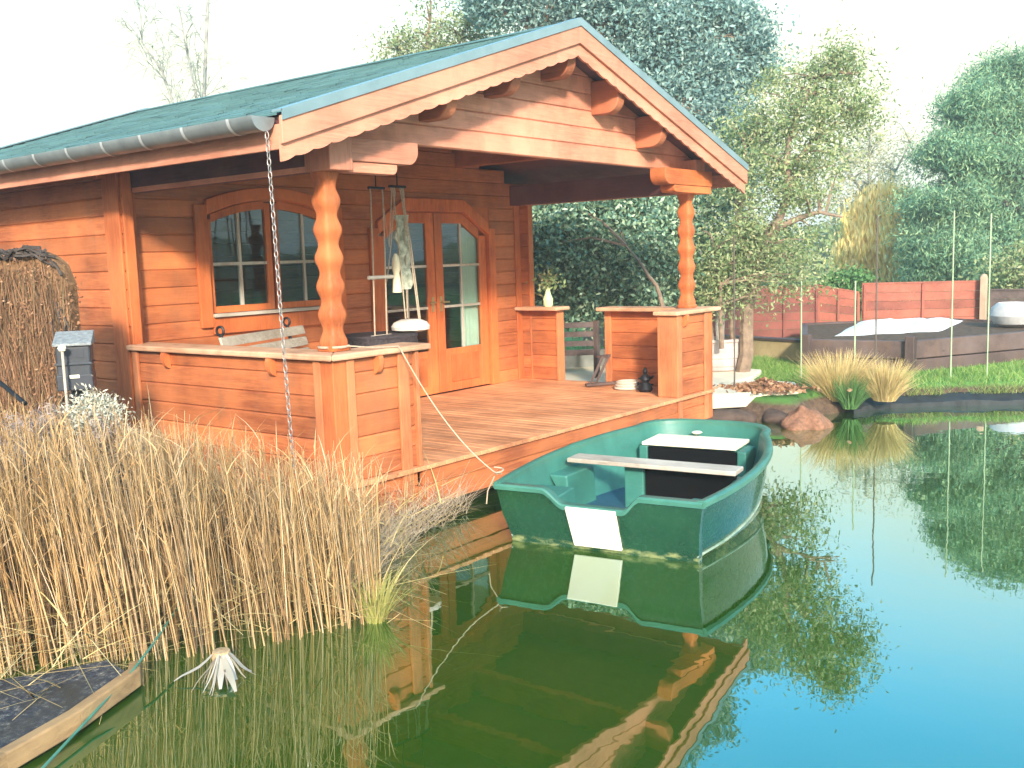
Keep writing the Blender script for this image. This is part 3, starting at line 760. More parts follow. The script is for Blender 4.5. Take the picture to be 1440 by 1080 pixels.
# bench behind the near rail
def bench():
    e = empty('garden_bench', (.8, 1.5, H0), 'weathered slatted bench with black iron ends behind the near rail', 'bench')
    a, b = Vector((.25, 1.52, 0)), Vector((1.40, 1.98, 0)); d = (b-a).normalized(); n_ = Vector((-d.y, d.x, 0))   # back runs a-b, n_ points to the wall
    for k_, (h, off) in enumerate(((.865, .05), (.765, .025), (.665, .0), (.565, -.02))):
        s = MB(); c = (a+b)/2+d*.06+n_*off+Vector((0, 0, H0+h)); s.obox(c, d*.68, n_*.011+Vector((0, 0, .003)), Vector((0, 0, .036))+n_*.010)
        s.build('back_slat', M['grey_x'], e, bevel=.005)
    for k_ in range(4):
        s = MB(); s.obox((a+b)/2-n_*(.06+.11*k_)+Vector((0, 0, H0+.43)), d*.61, n_*.047, Vector((0, 0, .012))); s.build('seat_slat', M['grey_x'], e, bevel=.005)
    for t in (.05, 1.11):
        c = a+d*t; f = MB(); Z = lambda h: Vector((0, 0, H0+h))
        f.tube([c+n_*.0+Z(.005), c+n_*.03+Z(.3), c+n_*.015+Z(.5), c+n_*.06+Z(.86), c+n_*.08+Z(.92)], .016, 8)
        f.tube([c-n_*.43+Z(.005), c-n_*.40+Z(.3), c-n_*.42+Z(.62), c-n_*.3+Z(.66), c+n_*.02+Z(.64)], .016, 8)
        f.tube([c-n_*.42+Z(.40), c+n_*.02+Z(.40)], .014, 8)
        f.tube([c+n_*.08+Z(.92)+n_*.035*math.cos(q_)*.9+Z(0)*0+Vector((0, 0, .035*math.sin(q_)+.03)) for q_ in np.linspace(-1.5, 4.2, 16)], .011, 7)
        f.build('iron_end', M['black'], e, smooth=True)
bench()

# dark round table with woven rim
tb = empty('round_table', (1.74, 1.35, H0), 'dark round woven table inside the porch by the door', 'table')
t_ = MB(); t_.lathe((1.74, 1.35, H0), [(.30, .70), (.34, .705), (.345, .74), (.335, .775), (.345, .80), (.33, .82), (.0, .822)], 32, True, False); t_.build('tabletop', M['wicker'], tb, smooth=True)
l_ = MB(); l_.lathe((1.74, 1.35, H0+.002), [(.2, 0), (.19, .03), (.05, .06), (.04, .3), (.05, .6), (.2, .70)], 20); l_.build('pedestal', M['wicker'], tb, smooth=True)

# rope ladder hanging from the porch ceiling
def rtube(mb, pts, r=.009): mb.tube(pts, r*.75, 6)
lad = empty('rope_swing', (1.62, 1.2, 1.25), 'narrow rope swing with a wooden rung hanging by the window', 'swing')
m_ = MB()
for x in (1.575, 1.72):
    rtube(m_, [(x-.005, 1.2, 2.50), (x, 1.2, 2.44), (x-.01, 1.2, 1.9), (x-.03, 1.2, 1.30), (x-.03, 1.2, 1.2)], .0095)
m_.build('rope', M['rope'], lad)
m_ = MB(); m_.tube([(1.64, 1.2, 3.1), (1.64, 1.2, 2.5)], .006, 6); m_.tube([(1.55, 1.2, 2.5), (1.74, 1.2, 2.5)], .012, 8); m_.build('hanger', M['black'], lad)
m_ = MB(); m_.tube([(1.50, 1.2, 1.74), (1.79, 1.2, 1.74)], .017, 8); m_.build('rung', M['grey_x'], lad)
m_ = MB(); m_.tube([(1.50, 1.2, 1.225), (1.74, 1.2, 1.225)], .02, 8); m_.build('seat', M['grey_x'], lad)

hc = empty('hanging_chair', (1.97, 1.2, 1.3), 'macrame hanging chair with a white cushion in front of the left door', 'hanging chair')
m_ = MB()
for (x0, x1, y1, zb) in ((1.84, 1.88, 1.15, 1.36), (1.86, 1.80, 1.28, 1.7), (1.93, 2.02, 1.12, 1.33), (1.95, 2.12, 1.2, 1.34), (1.97, 2.06, 1.3, 1.36), (1.82, 1.74, 1.22, 2.35)):
    rtube(m_, [(x0, 1.2, 2.52), (x0+.01, 1.2, 2.47), ((x0*.45+x1*.55), (1.2+y1)/2, 2.0), (x1, y1, zb)], .0085)
m_.build('rope', M['rope'], hc)
m_ = MB(); m_.tube([(1.9, 1.2, 3.2), (1.9, 1.2, 2.52)], .006, 6); m_.tube([(1.80, 1.2, 2.52), (2.0, 1.2, 2.52)], .012, 8); m_.build('hanger', M['black'], hc)
m_ = MB(); n = 10
for i in range(n+1):
    z = 1.62+.66*i/n; wdt = .07+.025*math.sin(i*1.9)
    xc = 2.02-.02*i/n; m_.v += [(xc-wdt, 1.26+.02*math.sin(i*2.1), z), (xc+wdt, 1.25+.02*math.cos(i*1.7), z), (xc+wdt, 1.275+.02*math.cos(i*1.7), z), (xc-wdt, 1.285+.02*math.sin(i*2.1), z)]
for i in range(n):
    for j in range(4): m_.f.append((4*i+j, 4*i+4+j, 4*i+4+(j+1) % 4, 4*i+(j+1) % 4))
m_.f += [(0, 1, 2, 3), (4*n+3, 4*n+2, 4*n+1, 4*n)]
m_.build('woven_back', M['macrame'], hc, smooth=True)
m_ = MB(); m_.lathe((1.84, 1.2, 1.60), [(.012, .34), (.03, .3), (.04, .22), (.028, .17), (.035, .1), (.042, 0)], 12); m_.build('tassel', M['cream'], hc, smooth=True)
m_ = MB(); m_.lathe((1.99, 1.2, 1.242), [(.10, 0), (.17, .02), (.175, .05), (.15, .085), (.09, .11), (.0, .115)], 20, True, False)
cu = m_.build('cushion', M['cushion'], hc, smooth=True)

# vase of leaves on the rail stub at the far side
vs_ = empty('plant_vase', (5.0, 1.86, ZC), 'pale glass vase with leafy sprigs on the far rail stub', 'vase')
m_ = MB(); m_.lathe((5.0, 1.86, ZC+.001), [(.045, 0), (.058, .03), (.06, .09), (.035, .15), (.027, .19), (.034, .21)], 18, True, True)
m_.build('vase', simple('pale_green_glass', (.62, .72, .42), (.5, .62, .3), 3, .2, .5), vs_, smooth=True)

# small items by the right half wall
st = empty('boot_rack', (4.8, 1.05, H0), 'small dark wooden folding rack leaning by the far half wall end', 'rack')
for dx in (-.06, .06):
    m_ = MB(); m_.bar((4.78+dx, 1.12, H0+.005), (4.86+dx, .98, H0+.34), .03, .03); m_.build('leg', M['dark_z'], st)
for p_, q_ in (((4.62, 1.1, H0+.03), (4.95, .9, H0+.03)), ((4.77, 1.02, H0+.33), (4.95, 1.0, H0+.33))):
    m_ = MB(); m_.bar(p_, q_, .05, .028); m_.build('rail', M['dark_x'], st)
m_ = MB()
for j in range(3):
    m_.tube([(4.72+(.15-.012*j)*math.cos(t), .62+(.13-.01*j)*math.sin(t), H0+.02+.028*j) for t in np.linspace(0, 2*PI, 26)], .016, 6, cap=False)
m_.lathe((4.72, .62, H0+.004), [(.14, 0), (.14, .02), (.0, .021)], 24, True, False)
tag(m_.build('basket_tray', M['grey_x'], smooth=True), 'shallow pale basket lying on the deck against the far half wall', 'basket')
m_ = MB(); x, y = 4.60, .33
m_.lathe((x, y, H0+.002), [(.06, 0), (.085, .03), (.06, .07), (.04, .10), (.06, .13), (.045, .17), (.02, .19), (.03, .215), (.015, .25), (.0, .262)], 14, True, False)
for k_ in range(12):
    a = random.uniform(0, 2*PI); z = random.uniform(.03, .17); m_.tube([(x, y, H0+z), (x+.09*math.cos(a), y+.09*math.sin(a), H0+z+random.uniform(-.02, .05))], .018, 6, .008)
tag(m_.build('garden_ornament', M['black'], smooth=True), 'small dark knobbly ornament on the deck against the right front half wall', 'ornament')

# ------------------------------------------------------------------ the rowing boat
BT = Vector((.573, -1.673, 0)); BTH = .159
BA = Vector((math.cos(BTH), math.sin(BTH), 0)); BB = Vector((math.sin(BTH), -math.cos(BTH), 0))
def bp(u, v, z): return BT+BA*u+BB*v+Vector((0, 0, z))
L_, W0_, W1_, WB_, RC_, HT, HB = 2.407, .73, .929, .559, .367, .411, .483
def half_outline(n1=26, n2=14):
    o = []
    for t in np.linspace(0, 1, n1): o.append((2*t*(1-t)*L_*.5+t*t*(L_-RC_), (1-t)**2*W0_+2*t*(1-t)*W1_+t*t*WB_))
    for t in np.linspace(0, PI/2, n2)[1:]: o.append((L_-RC_+RC_*math.sin(t)**.8, WB_*max(0, math.cos(t))**.6))
    return o
HO = half_outline()
def sheer(u): return HT+(HB-HT)*(max(u, 0)/L_)**1.6
def ring(off, zf):                                                 # perimeter port -> bow -> starboard, shrunk by off
    pts = [(u, -v) for u, v in HO]+[(u, v) for u, v in HO[::-1][1:]]
    r = []
    for u, v in pts:
        u = u+.10*(1-min(1, max(0, zf(0))/HT))*max(0, 1-u/L_)*(1 if off > .03 and zf(0) < HT-.06 else 0)
        k = max(0, 1-off/max(abs(v), .35)) if abs(v) > .02 else 1
        uu = u-off*.8*max(0, (u-1.2)/1.2)**1.5
        r.append((uu, v*k, zf(u)))
    return r
boat = empty('rowing_boat', BT, 'green fibreglass rowing boat moored beside the porch deck', 'boat')
def loft(rings, closed_start=None):
    mb = MB(); n = len(rings[0])
    for r in rings: mb.v += [tuple(bp(*p)) for p in r]
    for i in range(len(rings)-1):
        for j in range(n-1): mb.f.append((i*n+j, i*n+j+1, (i+1)*n+j+1, (i+1)*n+j))
    return mb
def lev(f, c): return lambda u: c+f*sheer(u)
outer = [ring(.035, lev(1, -.015)), ring(.045, lev(.75, 0)), ring(.06, lev(.5, 0)), ring(.085, lev(.25, .02)), ring(.098, lev(.0, .055)),
         ring(.085, lev(0, .042)), ring(.115, lev(0, .005)), ring(.17, lev(0, -.06)), ring(.35, lev(0, -.14))]
hm = loft(outer); n = len(outer[0])
# bottom
b = len(hm.v); last = (len(outer)-1)*n
hm.f.append(tuple(last+j for j in range(n)))
hm.build('hull', M['hull'], boat, smooth=True)
inner = [ring(.065, lev(1, -.012)), ring(.075, lev(.8, 0)), ring(.10, lev(.55, 0)), ring(.15, lev(.15, 0)), ring(.19, lev(0, .035))]
hi_ = loft(inner); hi_.build('inner_hull', M['hullin'], boat, smooth=True)
fm = MB(); fm.v = [tuple(bp(*p)) for p in inner[-1]]; fm.f = [tuple(range(n))]; fm.build('floor', M['hullfloor'], boat)
sk_pts = [bp(*p) for p in ring(.092, lambda u: .045+.17*(max(0, u)/L_)**2)]
sk_ = MB(); sk_.tube(sk_pts, .009, 6); sk_.build('strake', simple('worn_pale_strake', (.34, .40, .30), (.10, .2, .13), 9, .5, .3), boat, smooth=True)
# rim along the gunwale (rolled lip), from transom to transom
rm = MB(); prof = [(.018, -.045), (.004, -.030), (.006, -.004), (.018, .006), (.050, .006), (.064, -.004), (.068, -.03)]
rr_ = [ring(o, lev(1, z)) for o, z in prof]; rm = loft(rr_)
nn_ = len(rr_[0])
for e_ in (0, nn_-1): rm.f.append(tuple(i*nn_+e_ for i in range(len(rr_))))
rm.build('gunwale', M['rim'], boat, smooth=True)
# transom with a dropped notch
def notch(v):
    if v < -.37 or v > .31: return 0
    if v < -.2: return -.095*(.5-.5*math.cos(PI*(v+.37)/.17))
    if v > .19: return -.095*(.5-.5*math.cos(PI*(.31-v)/.12))
    return -.095
vsn = list(np.linspace(-W0_+.025, W0_-.025, 64)); tm = MB()
rake = lambda z: .10*(1-z/HT)
for v in vsn:
    vb = v*(1-.09/W0_)
    zt = HT-.012+notch(v)
    row = [(-.004, zt), (.5*rake(zt*.5), zt*.5), (rake(.05), .05), (rake(0)+.02, -.12)]
    row2 = [(.045, zt), (.055+.5*rake(zt*.5), zt*.5), (rake(.05)+.055, .05), (rake(0)+.07, -.12)]
    sc_ = lambda z: 1-.068/W0_*(1-max(0, z)/HT)
    tm.v += [tuple(bp(u, v*sc_(z), z)) for u, z in row]+[tuple(bp(u, v*sc_(z), z)) for u, z in row2[::-1]]
for i in range(len(vsn)-1):
    for j in range(8): tm.f.append((8*i+j, 8*i+(j+1) % 8, 8*i+8+(j+1) % 8, 8*i+8+j))
tm.f += [tuple(range(8)), tuple(8*(len(vsn)-1)+j for j in range(8))[::-1]]
tm.build('transom', M['hull'], boat, smooth=True)
tr = MB()
for v in vsn:
    zt = HT-.012+notch(v)
    tr.v += [tuple(bp(u, v, zt+z)) for u, z in ((-.016, -.028), (-.019, -.004), (-.010, .008), (.046, .009), (.058, .0), (.056, -.03))]
for i in range(len(vsn)-1):
    for j in range(5): tr.f.append((6*i+j, 6*i+j+1, 6*i+7+j, 6*i+6+j))
tr.build('transom_rim', M['rim'], boat, smooth=True)
wp = MB()
zc = [(-.028, .285), (.005, .285), (.085, .02), (.052, .02)]
P = [bp(.0-.014, -.19, .305), bp(-.014, .155, .305), bp(.084, .155, .035), bp(.084, -.175, .035)]
nrm = (P[1]-P[0]).cross(P[2]-P[0]).normalized(); nrm = nrm if nrm.dot(BA) < 0 else -nrm
wp.add([p+nrm*k for k in (.0, .022) for p in P], [(0, 1, 2, 3), (4, 5, 6, 7), (0, 1, 5, 4), (1, 2, 6, 5), (2, 3, 7, 6), (3, 0, 4, 7)])
pad = wp.build('motor_pad', M['whiteboard'], boat, bevel=.006)
# inside: buoyancy lockers, thwart, bow seat
def vin(u):
    o = [(a, b) for a, b in HO]
    for (a0, b0), (a1, b1) in zip(o[:-1], o[1:]):
        if a0 <= u <= a1 and a1 > a0: return b0+(b1-b0)*(u-a0)/(a1-a0)
    return 0
for sg in (-1, 1):
    for (ua, ub, wd, zt) in ((.17, .62, .28, .27), (.80, 1.22, .14, .30)):
        lk = MB()
        us = np.linspace(ua, ub, 8); n8 = len(us)
        for u in us:
            vo = vin(u)-.085; lk.v += [tuple(bp(u, sg*vo, zt)), tuple(bp(u, sg*(vo-wd), zt)), tuple(bp(u, sg*(vo-wd-.02), .03))]
        for i in range(n8-1):
            for j in range(2): lk.f.append((3*i+j, 3*i+3+j, 3*i+4+j, 3*i+1+j))
        lk.f += [(0, 1, 2), (3*n8-1, 3*n8-2, 3*n8-3)]
        lk.build('side_locker', M['hullin'], boat, bevel=.012)
th_ = MB(); th_.obox(bp(1.06, -.02, .375), BA*.10+BB*.0, BB*.64-BA*.02, (0, 0, .016)); th_.build('thwart', M['grey_y'], boat, bevel=.006)
bw = MB()
for sg in (-1, 1): bw.obox(bp(1.98, sg*.40, .19), BA*.14, BB*.035, (0, 0, .155))
bw.obox(bp(2.2, 0, .18), BA*.025, BB*.38, (0, 0, .15))
bw.build('seat_support', M['hullin'], boat, bevel=.01)
vd = MB(); vd.obox(bp(1.86, .0, .19), BA*.006, BB*.36, (0, 0, .145)); vd.build('seat_recess', M['void'], boat)  # added black panel standing in for the shade below the bow seat
vd = MB(); vd.obox(bp(1.12, .24, .19), BA*.02, BB*.33, (0, 0, .155)); vd.build('seat_recess', M['void'], boat)  # the same painted shade, below the thwart
vd = MB(); vd.obox(bp(1.11, -.17, .19), BA*.035, BB*.075, (0, 0, .16)); vd.build('seat_support', M['hullin'], boat, bevel=.01)
bs = MB(); bs.obox(bp(2.04, -.03, .362), BA*.19, BB*.385, (0, 0, .014)); bs.build('bow_seat', M['whiteboard'], boat, bevel=.006)
be = MB(); be.lathe(bp(2.255, -.09, .40), [(.03, -.012), (.045, 0), (.03, .01), (.0, .012)], 16, True, False); be.build('bow_eye', M['whiteboard'], boat, smooth=True)

# ------------------------------------------------------------------ foliage helpers
def unit(n):
    v = RNG.normal(size=(n, 3)); return v/np.linalg.norm(v, axis=1, keepdims=True)
def leaf_quads(C, length, width, flat=0.0, updir=None, spread=1.0):
    n = len(C); t = unit(n)
    if updir is not None: t = t*spread+np.asarray(updir); t /= np.linalg.norm(t, axis=1, keepdims=True)
    if flat: t[:, 2] *= 1-flat; t /= np.linalg.norm(t, axis=1, keepdims=True)
    s = np.cross(t, unit(n)); s /= np.linalg.norm(s, axis=1, keepdims=True)
    l = (length*RNG.uniform(.6, 1.35, n))[:, None]/2; w2 = (width*RNG.uniform(.6, 1.35, n))[:, None]/2
    V = np.stack([C-t*l, C+s*w2-t*l*.1, C+t*l, C-s*w2-t*l*.1], 1).reshape(-1, 3)
    return V, np.arange(4*n).reshape(-1, 4)
def clumps(blobs):
    """blobs: (centre, radii(3) or r, n_clumps); clump centres biased to the shell"""
    out = []
    for c, r, n in blobs:
        r = np.array([r, r, r] if np.isscalar(r) else r, float)
        d = unit(n); k = RNG.uniform(.25, 1.0, n)**.45
        k *= 1+.16*np.sin(d[:, 0]*5+c[0])*np.sin(d[:, 2]*4.3+c[1])
        out.append(np.array(c)+d*k[:, None]*r)
    return np.concatenate(out)
def tree(name, label, cat, base, trunks, blobs, per, sig, ll, lw, mat, bark, group=None, twigs=.35, updir=None, spread=1.0, droop=0.0, rtwig=.012):
    e = empty(name, base, label, cat, group)
    tm_ = MB(); tips = []
    for pts, r0, r1 in trunks:
        P_ = [Vector(p) for p in pts]
        # smooth and jitter the path
        Q = []
        for a, b in zip(P_[:-1], P_[1:]):
            for t in (0, .33, .66): Q.append(a.lerp(b, t)+Vector((RNG.normal(0, r0*.25), RNG.normal(0, r0*.25), 0)))
        Q.append(P_[-1]); tm_.tube(Q, r0, 8, r1); tips += Q[len(Q)//3:]
    CC = clumps(blobs)
    for c in CC:
        if RNG.uniform() < twigs and tips:
            c_ = Vector(c); s = min(tips, key=lambda p: (p-c_).length+max(0, p.z-c_.z)*1.5)
            mid = s.lerp(c_, .5)+Vector((0, 0, .08*(c_-s).length))
            tm_.tube([s, mid, c_], rtwig*2.0, 4, rtwig*.5, cap=False)
    tm_.build('trunk', bark, e, smooth=True)
    n = RNG.integers(int(per*.5), int(per*1.5), len(CC))
    C = np.repeat(CC, n, 0)+RNG.normal(size=(n.sum(), 3))*np.repeat(sig*RNG.uniform(.6, 1.3, len(CC)), n)[:, None]*np.array([1, 1, .8])
    if droop: C[:, 2] -= np.abs(RNG.normal(size=len(C)))*droop
    C = C[C[:, 2] > base[2]+.05]
    V, Q = leaf_quads(C, ll, lw, 0, updir, spread)
    fn_mesh('crown', V, Q, mat, e)
    return e
def pb_(px, py, d, rpx, n, ry=None, rd=None):                         # a blob given by its place in the photo and its real depth
    c = at(px, py, d); r = rpx*d/F_PX; rz = (ry or rpx)*d/F_PX; return (tuple(c), (r, rd or r, rz), n)

# multi-stemmed olive-leaved tree behind the planter
D1 = 13.2
g1 = at(1046, 500, D1); g1.z = .2
tree('olive_tree', 'multi stemmed olive green tree rising behind the white planter pot', 'tree', tuple(g1),
     [([g1, at(1050, 430, D1), at(1062, 380, D1), at(1085, 325, D1), at(1107, 275, D1), at(1106, 215, D1), at(1125, 150, D1+.2), at(1165, 90, D1+.3)], .10, .02),
      ([at(1085, 325, D1), at(1120, 308, D1-.1), at(1150, 298, D1-.2), at(1185, 305, D1-.3)], .05, .014),
      ([at(1110, 240, D1), at(1140, 200, D1), at(1185, 165, D1)], .035, .01), ([at(1062, 380, D1), at(1040, 330, D1), at(1035, 270, D1), at(1050, 210, D1+.4)], .04, .01),
      ([at(1031, 495, D1+.2), at(1028, 400, D1+.2), at(1040, 300, D1+.4), at(1060, 200, D1+.5)], .045, .012),
      ([at(1014, 490, D1-.2), at(1012, 400, D1-.2), at(1000, 330, D1)], .035, .012)],
     [pb_(1125, 190, D1, 56, 26), pb_(1172, 112, D1+.2, 44, 24), pb_(1185, 78, D1+.2, 14, 5, 22), pb_(1075, 275, D1, 66, 30), pb_(1148, 245, D1, 40, 10), pb_(1085, 385, D1-.2, 62, 20, 34),
      pb_(1020, 350, D1, 46, 22), pb_(1100, 335, D1, 56, 12, 34), pb_(1100, 130, D1+.5, 36, 12), pb_(1195, 165, D1, 32, 10), pb_(1050, 205, D1+.6, 46, 20), pb_(1015, 410, D1, 34, 12)],
     150, .17, .062, .024, M['leaf_olive'], M['bark'], twigs=.95, rtwig=.010)
# dark evergreen mass seen through the porch
D2 = 14.0
g2 = at(890, 470, D2); g2.z = .2
tree('evergreen_shrub', 'dark glossy evergreen shrub seen through the porch opening', 'shrub', tuple(g2),
     [([g2, at(880, 400, D2), at(860, 330, D2), at(850, 250, D2)], .08, .02), ([at(945, 480, D2-1.7), at(928, 415, D2-1.7), at(905, 375, D2-1.6), at(880, 345, D2-1.3)], .036, .012)],
     [pb_(850, 330, D2, 110, 120, 90), pb_(790, 380, D2, 80, 80, 80), pb_(910, 390, D2, 90, 80, 70), pb_(960, 320, D2+.3, 70, 60, 90), pb_(830, 250, D2+.5, 110, 80, 70), pb_(735, 330, D2, 60, 40, 100)],
     240, .2, .075, .038, M['leaf_dark'], M['bark'], twigs=.2)
# tall blue green trees behind the cabin
D3 = 18.0
g3 = at(840, 470, D3); g3.z = .2
tree('tall_evergreen_tree', 'tall blue green evergreen tree towering behind the roof ridge', 'tree', tuple(g3),
     [([g3, at(842, 200, D3), at(840, 40, D3), at(845, -150, D3), at(850, -260, D3)], .2, .05), ([at(842, 150, D3), at(930, 90, D3), at(1020, 40, D3)], .08, .02), ([at(842, 120, D3), at(760, 50, D3), at(700, 10, D3)], .08, .02)],
     [pb_(1040, 62, D3, 40, 34, 42), pb_(1062, 100, D3+.2, 26, 14), pb_(985, 105, D3, 50, 40, 42), pb_(925, 60, D3, 56, 46, 46), pb_(860, 20, D3, 66, 50, 52), pb_(780, 5, D3, 56, 42, 46), pb_(700, -5, D3, 46, 36, 36),
      pb_(960, 15, D3-.2, 44, 34, 40), pb_(900, 130, D3, 60, 46, 50), pb_(1000, 180, D3-.3, 52, 40, 44), pb_(940, 215, D3+.2, 56, 40, 44), pb_(1020, 240, D3-.4, 40, 26, 36), pb_(830, 120, D3, 70, 40, 60), pb_(1010, 15, D3, 26, 14, 20),
      pb_(860, -110, D3, 120, 70, 80), pb_(740, -100, D3, 90, 40, 70), pb_(970, -60, D3, 60, 30, 40), pb_(870, 240, D3+.4, 70, 30, 50)],
     190, .2, .095, .042, M['leaf_teal'], M['bark'], twigs=.6, rtwig=.016)
D4 = 19.5
g4 = at(600, 420, D4); g4.z = .2
tree('ragged_tree', 'ragged green tree top showing above the left roof slope', 'tree', tuple(g4),
     [([g4, at(602, 200, D4), at(598, 90, D4), at(605, 30, D4)], .12, .02), ([at(602, 150, D4), at(640, 80, D4), at(655, 40, D4)], .06, .015), ([at(602, 150, D4), at(565, 90, D4), at(555, 60, D4)], .05, .012)],
     [pb_(600, 75, D4, 48, 46, 40), pb_(650, 60, D4, 42, 40, 45), pb_(560, 70, D4, 30, 18, 35), pb_(620, 140, D4, 80, 40, 50), pb_(600, 10, D4, 14, 6, 26), pb_(690, 20, D4, 40, 30, 50)],
     60, .2, .08, .034, M['leaf_olive'], M['bark'], twigs=.9, rtwig=.012)
# right-hand pine
D5 = 22.0
g5 = at(1440, 470, D5); g5.z = .2
ppx = [(1405, 112, 44, 34), (1440, 104, 40, 30), (1425, 125, 62, 30), (1370, 152, 50, 44), (1455, 180, 80, 55), (1340, 215, 55, 50), (1420, 240, 90, 80), (1320, 285, 56, 55), (1390, 310, 90, 90), (1310, 345, 55, 55), (1470, 320, 90, 70), (1380, 380, 100, 70), (1300, 385, 40, 30), (1450, 400, 90, 50)]
tree('pine_tree', 'broad dense pine tree behind the fence on the far right bank', 'tree', tuple(g5),
     [([g5, at(1448, 300, D5), at(1446, 170, D5)], .2, .06)],
     [pb_(x+14, y, D5+(0 if i % 2 else .4), r, n, r*.55) for i, (x, y, r, n) in enumerate(ppx)],
     260, .21, .13, .026, M['leaf_pine'], M['barkdark'], twigs=.25, updir=(-.1, -.1, .9), spread=1.1, rtwig=.018)
# yellow weeping willow
D6 = 26.0
g6 = at(1240, 440, D6); g6.z = .2
tree('yellow_willow', 'yellow weeping willow glowing behind the red fence', 'tree', tuple(g6),
     [([g6, at(1238, 330, D6), at(1232, 260, D6)], .16, .04), ([at(1238, 330, D6), at(1262, 270, D6)], .08, .02)],
     [pb_(1238, 330, D6, 40, 150, 65), pb_(1222, 360, D6, 30, 90, 45), pb_(1252, 300, D6, 30, 90, 40)],
     190, .2, .26, .045, M['leaf_yellow'], M['bark'], twigs=.2, updir=(0, 0, -1.6), spread=.55, droop=.35)
# pale budding tree in the gap
D7 = 27.0
g7 = at(1225, 430, D7); g7.z = .2
tree('pale_twiggy_tree', 'pale half bare twiggy tree between olive tree and pine', 'tree', tuple(g7),
     [([g7, at(1222, 300, D7), at(1222, 180, D7)], .08, .015), ([at(1222, 300, D7), at(1260, 240, D7), at(1290, 180, D7)], .05, .01), ([at(1222, 290, D7), at(1190, 230, D7), at(1180, 190, D7)], .05, .01)],
     [pb_(1225, 235, D7, 50, 44, 55), pb_(1265, 225, D7, 40, 26, 60), pb_(1190, 270, D7, 40, 40, 60), pb_(1240, 300, D7, 60, 40, 30)],
     60, .26, .09, .032, M['leaf_pale'], M['birch'], twigs=.75, rtwig=.010)
# green bush behind the fence corner
D8 = 19.0
g8 = at(1195, 430, D8); g8.z = .2
tree('garden_bush', 'low fresh green bush peeping over the fence corner', 'bush', tuple(g8), [([g8, at(1195, 400, D8)], .03, .01)],
     [pb_(1198, 402, D8, 28, 30, 18), pb_(1170, 410, D8, 22, 16, 14)], 80, .12, .09, .045, M['leaf_green'], M['bark'])
g9 = at(1425, 420, 18.5); g9.z = .2
tree('straggly_bush', 'straggly yellow green bush beside the fence post on the far right', 'bush', tuple(g9), [([g9, at(1425, 385, 18.5)], .03, .01)],
     [pb_(1420, 385, 18.5, 30, 26, 28), pb_(1455, 380, 18.5, 34, 30, 40)], 70, .16, .09, .04, M['leaf_olive'], M['bark'], twigs=.6)

# bare birch behind the cabin
def bare_tree(name, label, base, stems, seed):
    rg = random.Random(seed); e = empty(name, base, label, 'tree'); tb_ = MB(); tw = MB()
    def grow(p, d, l, r, dep_):
        pts = [p]; q = p.copy(); dd = d.copy()
        for _ in range(4):
            dd = (dd+Vector((rg.gauss(0, .10), rg.gauss(0, .10), rg.gauss(.02 if dep_ < 2 else -.12, .07)))).normalized(); q = q+dd*l/4; pts.append(q.copy())
        (tb_ if dep_ < 1 else tw).tube(pts, max(r, .007), 4, max(r*.5, .0045), cap=False)
        if dep_ >= 3: return
        for _ in range((4, 4, 4)[dep_]):
            s = pts[rg.randint(1, 4)]
            nd = (dd+Vector((rg.gauss(0, .5), rg.gauss(0, .5), rg.gauss(.12 if dep_ < 2 else -.3, .25)))).normalized()
            grow(s, nd, l*rg.uniform(.42, .62), r*.5, dep_+1)
    for pts, r in stems:
        P_ = [Vector(p) for p in pts]; tb_.tube(P_, r, 7, r*.45)
        for i in range(1, len(P_)):
            a, b = P_[i-1], P_[i]
            for _ in range(4):
                s = a.lerp(b, rg.random()); d = ((b-a).normalized()+Vector((rg.gauss(0, .5), rg.gauss(0, .5), rg.gauss(.1, .2)))).normalized()
                grow(s, d, min(1.5, (b-a).length*rg.uniform(.5, .8)), r*.28, 1)
    tb_.build('trunk', M['birch'], e, smooth=True); tw.build('crown', M['twigpale'], e)
M['twigpale'] = simple('pale_bare_twigs', (.36, .38, .33), (.25, .27, .23), 5, .8, .1, 0, 0)
DB = 21.0
gb_ = at(275, 420, DB); gb_.z = .2
bare_tree('bare_birch', 'bare leafless birch standing behind the left roof slope', tuple(gb_),
          [([gb_, at(285, 250, DB), at(287, 140, DB), at(290, 60, DB), at(294, -30, DB), at(297, -90, DB)], .055),
           ([at(285, 300, DB), at(245, 150, DB), at(228, 100, DB), at(200, 60, DB), at(198, 20, DB)], .034),
           ([at(285, 260, DB), at(275, 130, DB), at(262, 70, DB), at(250, 0, DB)], .03)], 5)

# vase sprigs
m_n = 160
C = np.array((5.0, 1.86, ZC+.30))+RNG.normal(size=(m_n, 3))*np.array((.07, .07, .07))
V, Q = leaf_quads(C, .06, .03); fn_mesh('sprig_leaves', V, Q, M['leaf_olive'], vs_)
m_ = MB()
for k_ in range(7):
    m_.tube([(5.0, 1.86, ZC+.06), (5.0+random.uniform(-.03, .03), 1.86+random.uniform(-.03, .03), ZC+.2), (5.0+random.uniform(-.1, .1), 1.86+random.uniform(-.1, .1), ZC+.38)], .003, 4)
m_.build('sprig_stem', M['bark'], vs_)

